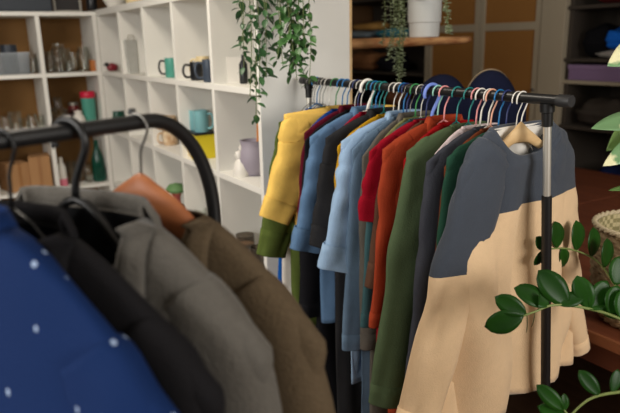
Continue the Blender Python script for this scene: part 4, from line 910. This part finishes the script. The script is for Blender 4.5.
cd = empty('photo_card', on_right(236, Z1, .1), -.3, 'small white photo card behind the trailing vines in the nearest bay', 'card')
MB().box((0, 0, .055), (.07, .004, .11)).build('card_sheet', WHTC, cd, smooth=False)
MB().box((0, .02, .04), (.03, .003, .085), Matrix.Rotation(.0, 4, 'X')).build('stand', WHTC, cd, smooth=False)
lat('bottle', 'slim black bottle behind the trailing vines in the nearest bay', 'bottle', on_right(244, Z1, .1), [(None, [(0, 0), (.016, 0), (.018, .006), (.018, .08), (.007, .1), (.007, .12), (0, .12)], BLKC)])
# second row
o = empty('watering_can', on_right(117, Z2, .08), 2.9, 'small dark green watering can in the first bay above the near rail', 'watering can')
DG = mat('dark_green_glaze', (28, 76, 62), .3)
MB().lathe([(0, 0), (.045, 0), (.055, .03), (.046, .105), (.05, .11), (.044, .109), (.04, .02), (0, .01)], 22).build('can_body', DG, o)
MB().tube([(.045, 0, .05), (.09, 0, .12), (.1, 0, .16)], [.012, .008, .012], 10).build('spout', DG, o)
MB().tube(catmull([(-.042, 0, .1), (-.085, 0, .105), (-.09, 0, .06), (-.05, 0, .03)], 14), .005, 8).build('handle', DG, o)
SPK = mat('speckled_cream_glaze', (226, 208, 178), .4, kind='noise', rgb2=(176, 136, 96), p=34)
p3 = Vector(on_right(168, Z2, .09))
for k in range(2):
    for s_, w_ in ((-.052, 'left'), (.048, 'right')):
        loc = p3 + Vector((0, -s_, .082 * k)); lab = 'speckled cream cup, %s one of the %s pair in the third bay' % (w_, ('lower', 'upper')[k])
        mug(lab, loc, SPK, PI, None, .042, .08, 'speckled cups stacked in the third bay')
tag(MB().tube([p3 + Vector((0, .055, .17)) - p3, Vector((-.02, .07, .215)), Vector((-.035, .08, .225))], [.003, .003, .006], 8).build('spoon', DARKST, loc=p3 + Vector((0, -.0, -.075))), 'dark spoon standing in the upper speckled cups', 'spoon')
p4 = Vector(on_right(203, Z2, .085))
bx = empty('storage_tin', p4, 0, 'yellow and cream box with a black lid carrying two pale blue mugs', 'box')
MB().box((0, -.03, .06), (.11, .07, .12)).build('yellow_side', YEL, bx, smooth=False, bevel=.002)
MB().box((0, .045, .06), (.11, .075, .12)).build('cream_side', CREAM, bx, smooth=False, bevel=.002)
MB().box((0, .008, .126), (.12, .155, .012)).build('lid', BLKC, bx, smooth=False, bevel=.002)
mug('pale blue mug on the left of two on the yellow box', p4 + Vector((0, .05, .1325)), LBLUE, PI * .5, None, .037, .1)
mug('pale blue mug on the right of two on the yellow box', p4 + Vector((-.01, -.034, .1325)), LBLUE, -PI * .3, None, .037, .105)
o = lat('vase', 'lavender rounded vase holding an orange stick in the nearest bay', 'vase', on_right(254, Z2, .1), [('vase_body', [(0, 0), (.04, 0), (.06, .025), (.07, .065), (.062, .11), (.052, .135), (.056, .15), (.05, .15), (.046, .13), (0, .03)], mat('lavender_glaze', (148, 140, 152), .55)), ('foot_ring', [(0, 0), (.04, 0), (.04, .003), (0, .003)], WHTC)])
p5 = Vector(on_right(258, Z2, .1))
tag(MB().tube([(0, 0, .035), (.01, -.008, .15), (.014, -.010, .235)], [.004, .008, .009], 10).build('wooden_stick', mat('orange_wood', (196, 122, 50), .5), loc=p5 + Vector((0, .01, 0))), 'orange wooden stick standing in the lavender vase', 'stick')
o = empty('figurine', on_right(242, Z2, .045), 2.6, 'small white rabbit figurine beside the lavender vase', 'figurine')
MB().lathe([(0, 0), (.034, 0), (.038, .02), (.03, .055), (.018, .075), (0, .08)], 20).build('figure_body', WHTC, o)
MB().lathe([(0, 0), (.016, .006), (.02, .02), (.014, .036), (0, .04)], 18, Matrix.Translation((.008, 0, .07))).build('head', WHTC, o)
for s_ in (-1, 1): MB().lathe([(0, 0), (.006, .008), (.007, .022), (0, .038)], 10, Matrix.Translation((.0, s_ * .009, .102))).build('ear', WHTC, o)
MB().lathe([(0, 0), (.012, .005), (.012, .015), (0, .02)], 12, Matrix.Translation((-.036, 0, .01))).build('tail', WHTC, o)
# third row
o = empty('book', on_right(123, Z3, .1), 0, 'pink book standing in the second bay behind the near rail', 'book')
MB().box((0, 0, .1), (.14, .03, .2)).build('cover', PINK, o, smooth=False, bevel=.002); MB().box((.002, 0, .1), (.139, .024, .194)).build('pages', WHTC, o, smooth=False)
o = empty('book', on_right(118, Z3, .13), 0, 'grey book lying beside the pink one', 'book')
o.location.y += .12
MB().box((0, 0, .02), (.15, .11, .04)).build('cover', SLATEC, o, smooth=False, bevel=.002); MB().box((-.003, 0, .02), (.15, .108, .03)).build('pages', WHTC, o, smooth=False)
lat('bowl', 'green dome on a red and white striped stand in the third bay', 'bowl', on_right(178, Z3, .07), [('bowl_body', [(0, .13), (.055, .135), (.06, .15), (.04, .175), (0, .185)], mat('leaf_green_glaze', (96, 134, 84), .5)), ('stem', [(0, .06), (.02, .06), (.022, .1), (.03, .13), (0, .13)], mat('striped_red_white', (170, 80, 72), .5)), ('base', [(0, 0), (.04, 0), (.042, .05), (.02, .062), (0, .062)], BLKC)])
lat('drinking_glass', 'small clear glass in the fourth bay behind the near rack post', 'glass', on_right(202, Z3, .07), [(None, glassprof(.032, .11), GLASS)], 'glassware on the long bookcase')
lat('candle_glass', 'smoky glass with a pale candle in the nearest bay', 'candle', on_right(246, Z3, .08), [('glass', glassprof(.043, .1, .003), SMOKE), ('candle', [(0, .012), (.037, .012), (.037, .06), (0, .06)], mat('beige_wax', (206, 170, 136), .6))])
lat('candle_glass', 'darker grey glass in front of the smoky one in the nearest bay', 'candle', on_right(260, Z3, .05), [('glass', glassprof(.042, .1, .003), SMOKE), ('candle', [(0, .012), (.036, .012), (.036, .03), (0, .03)], BLKC)])
heap('yarn_ball', 'dark red ball of yarn low in the nearest bay', 'yarn', Vector(on_right(256, Z4, .1)) + Vector((0, 0, 0)), (.16, .16, .15), fabric('dark_red_yarn', (88, 18, 22)), None, 3)
lat('added_ceiling_lamp', 'plain white ceiling lamp added out of view above the room as fill', 'lamp', (.2, 2.4, 2.82), [('shade', [(.28, 0), (.3, .02), (.3, .06), (.05, .075), (0, .075)], WHTC), ('fitting', [(0, .07), (.04, .07), (.04, .08), (0, .08)], DARKST)])  # out-of-view fixture added to go with the overhead fill
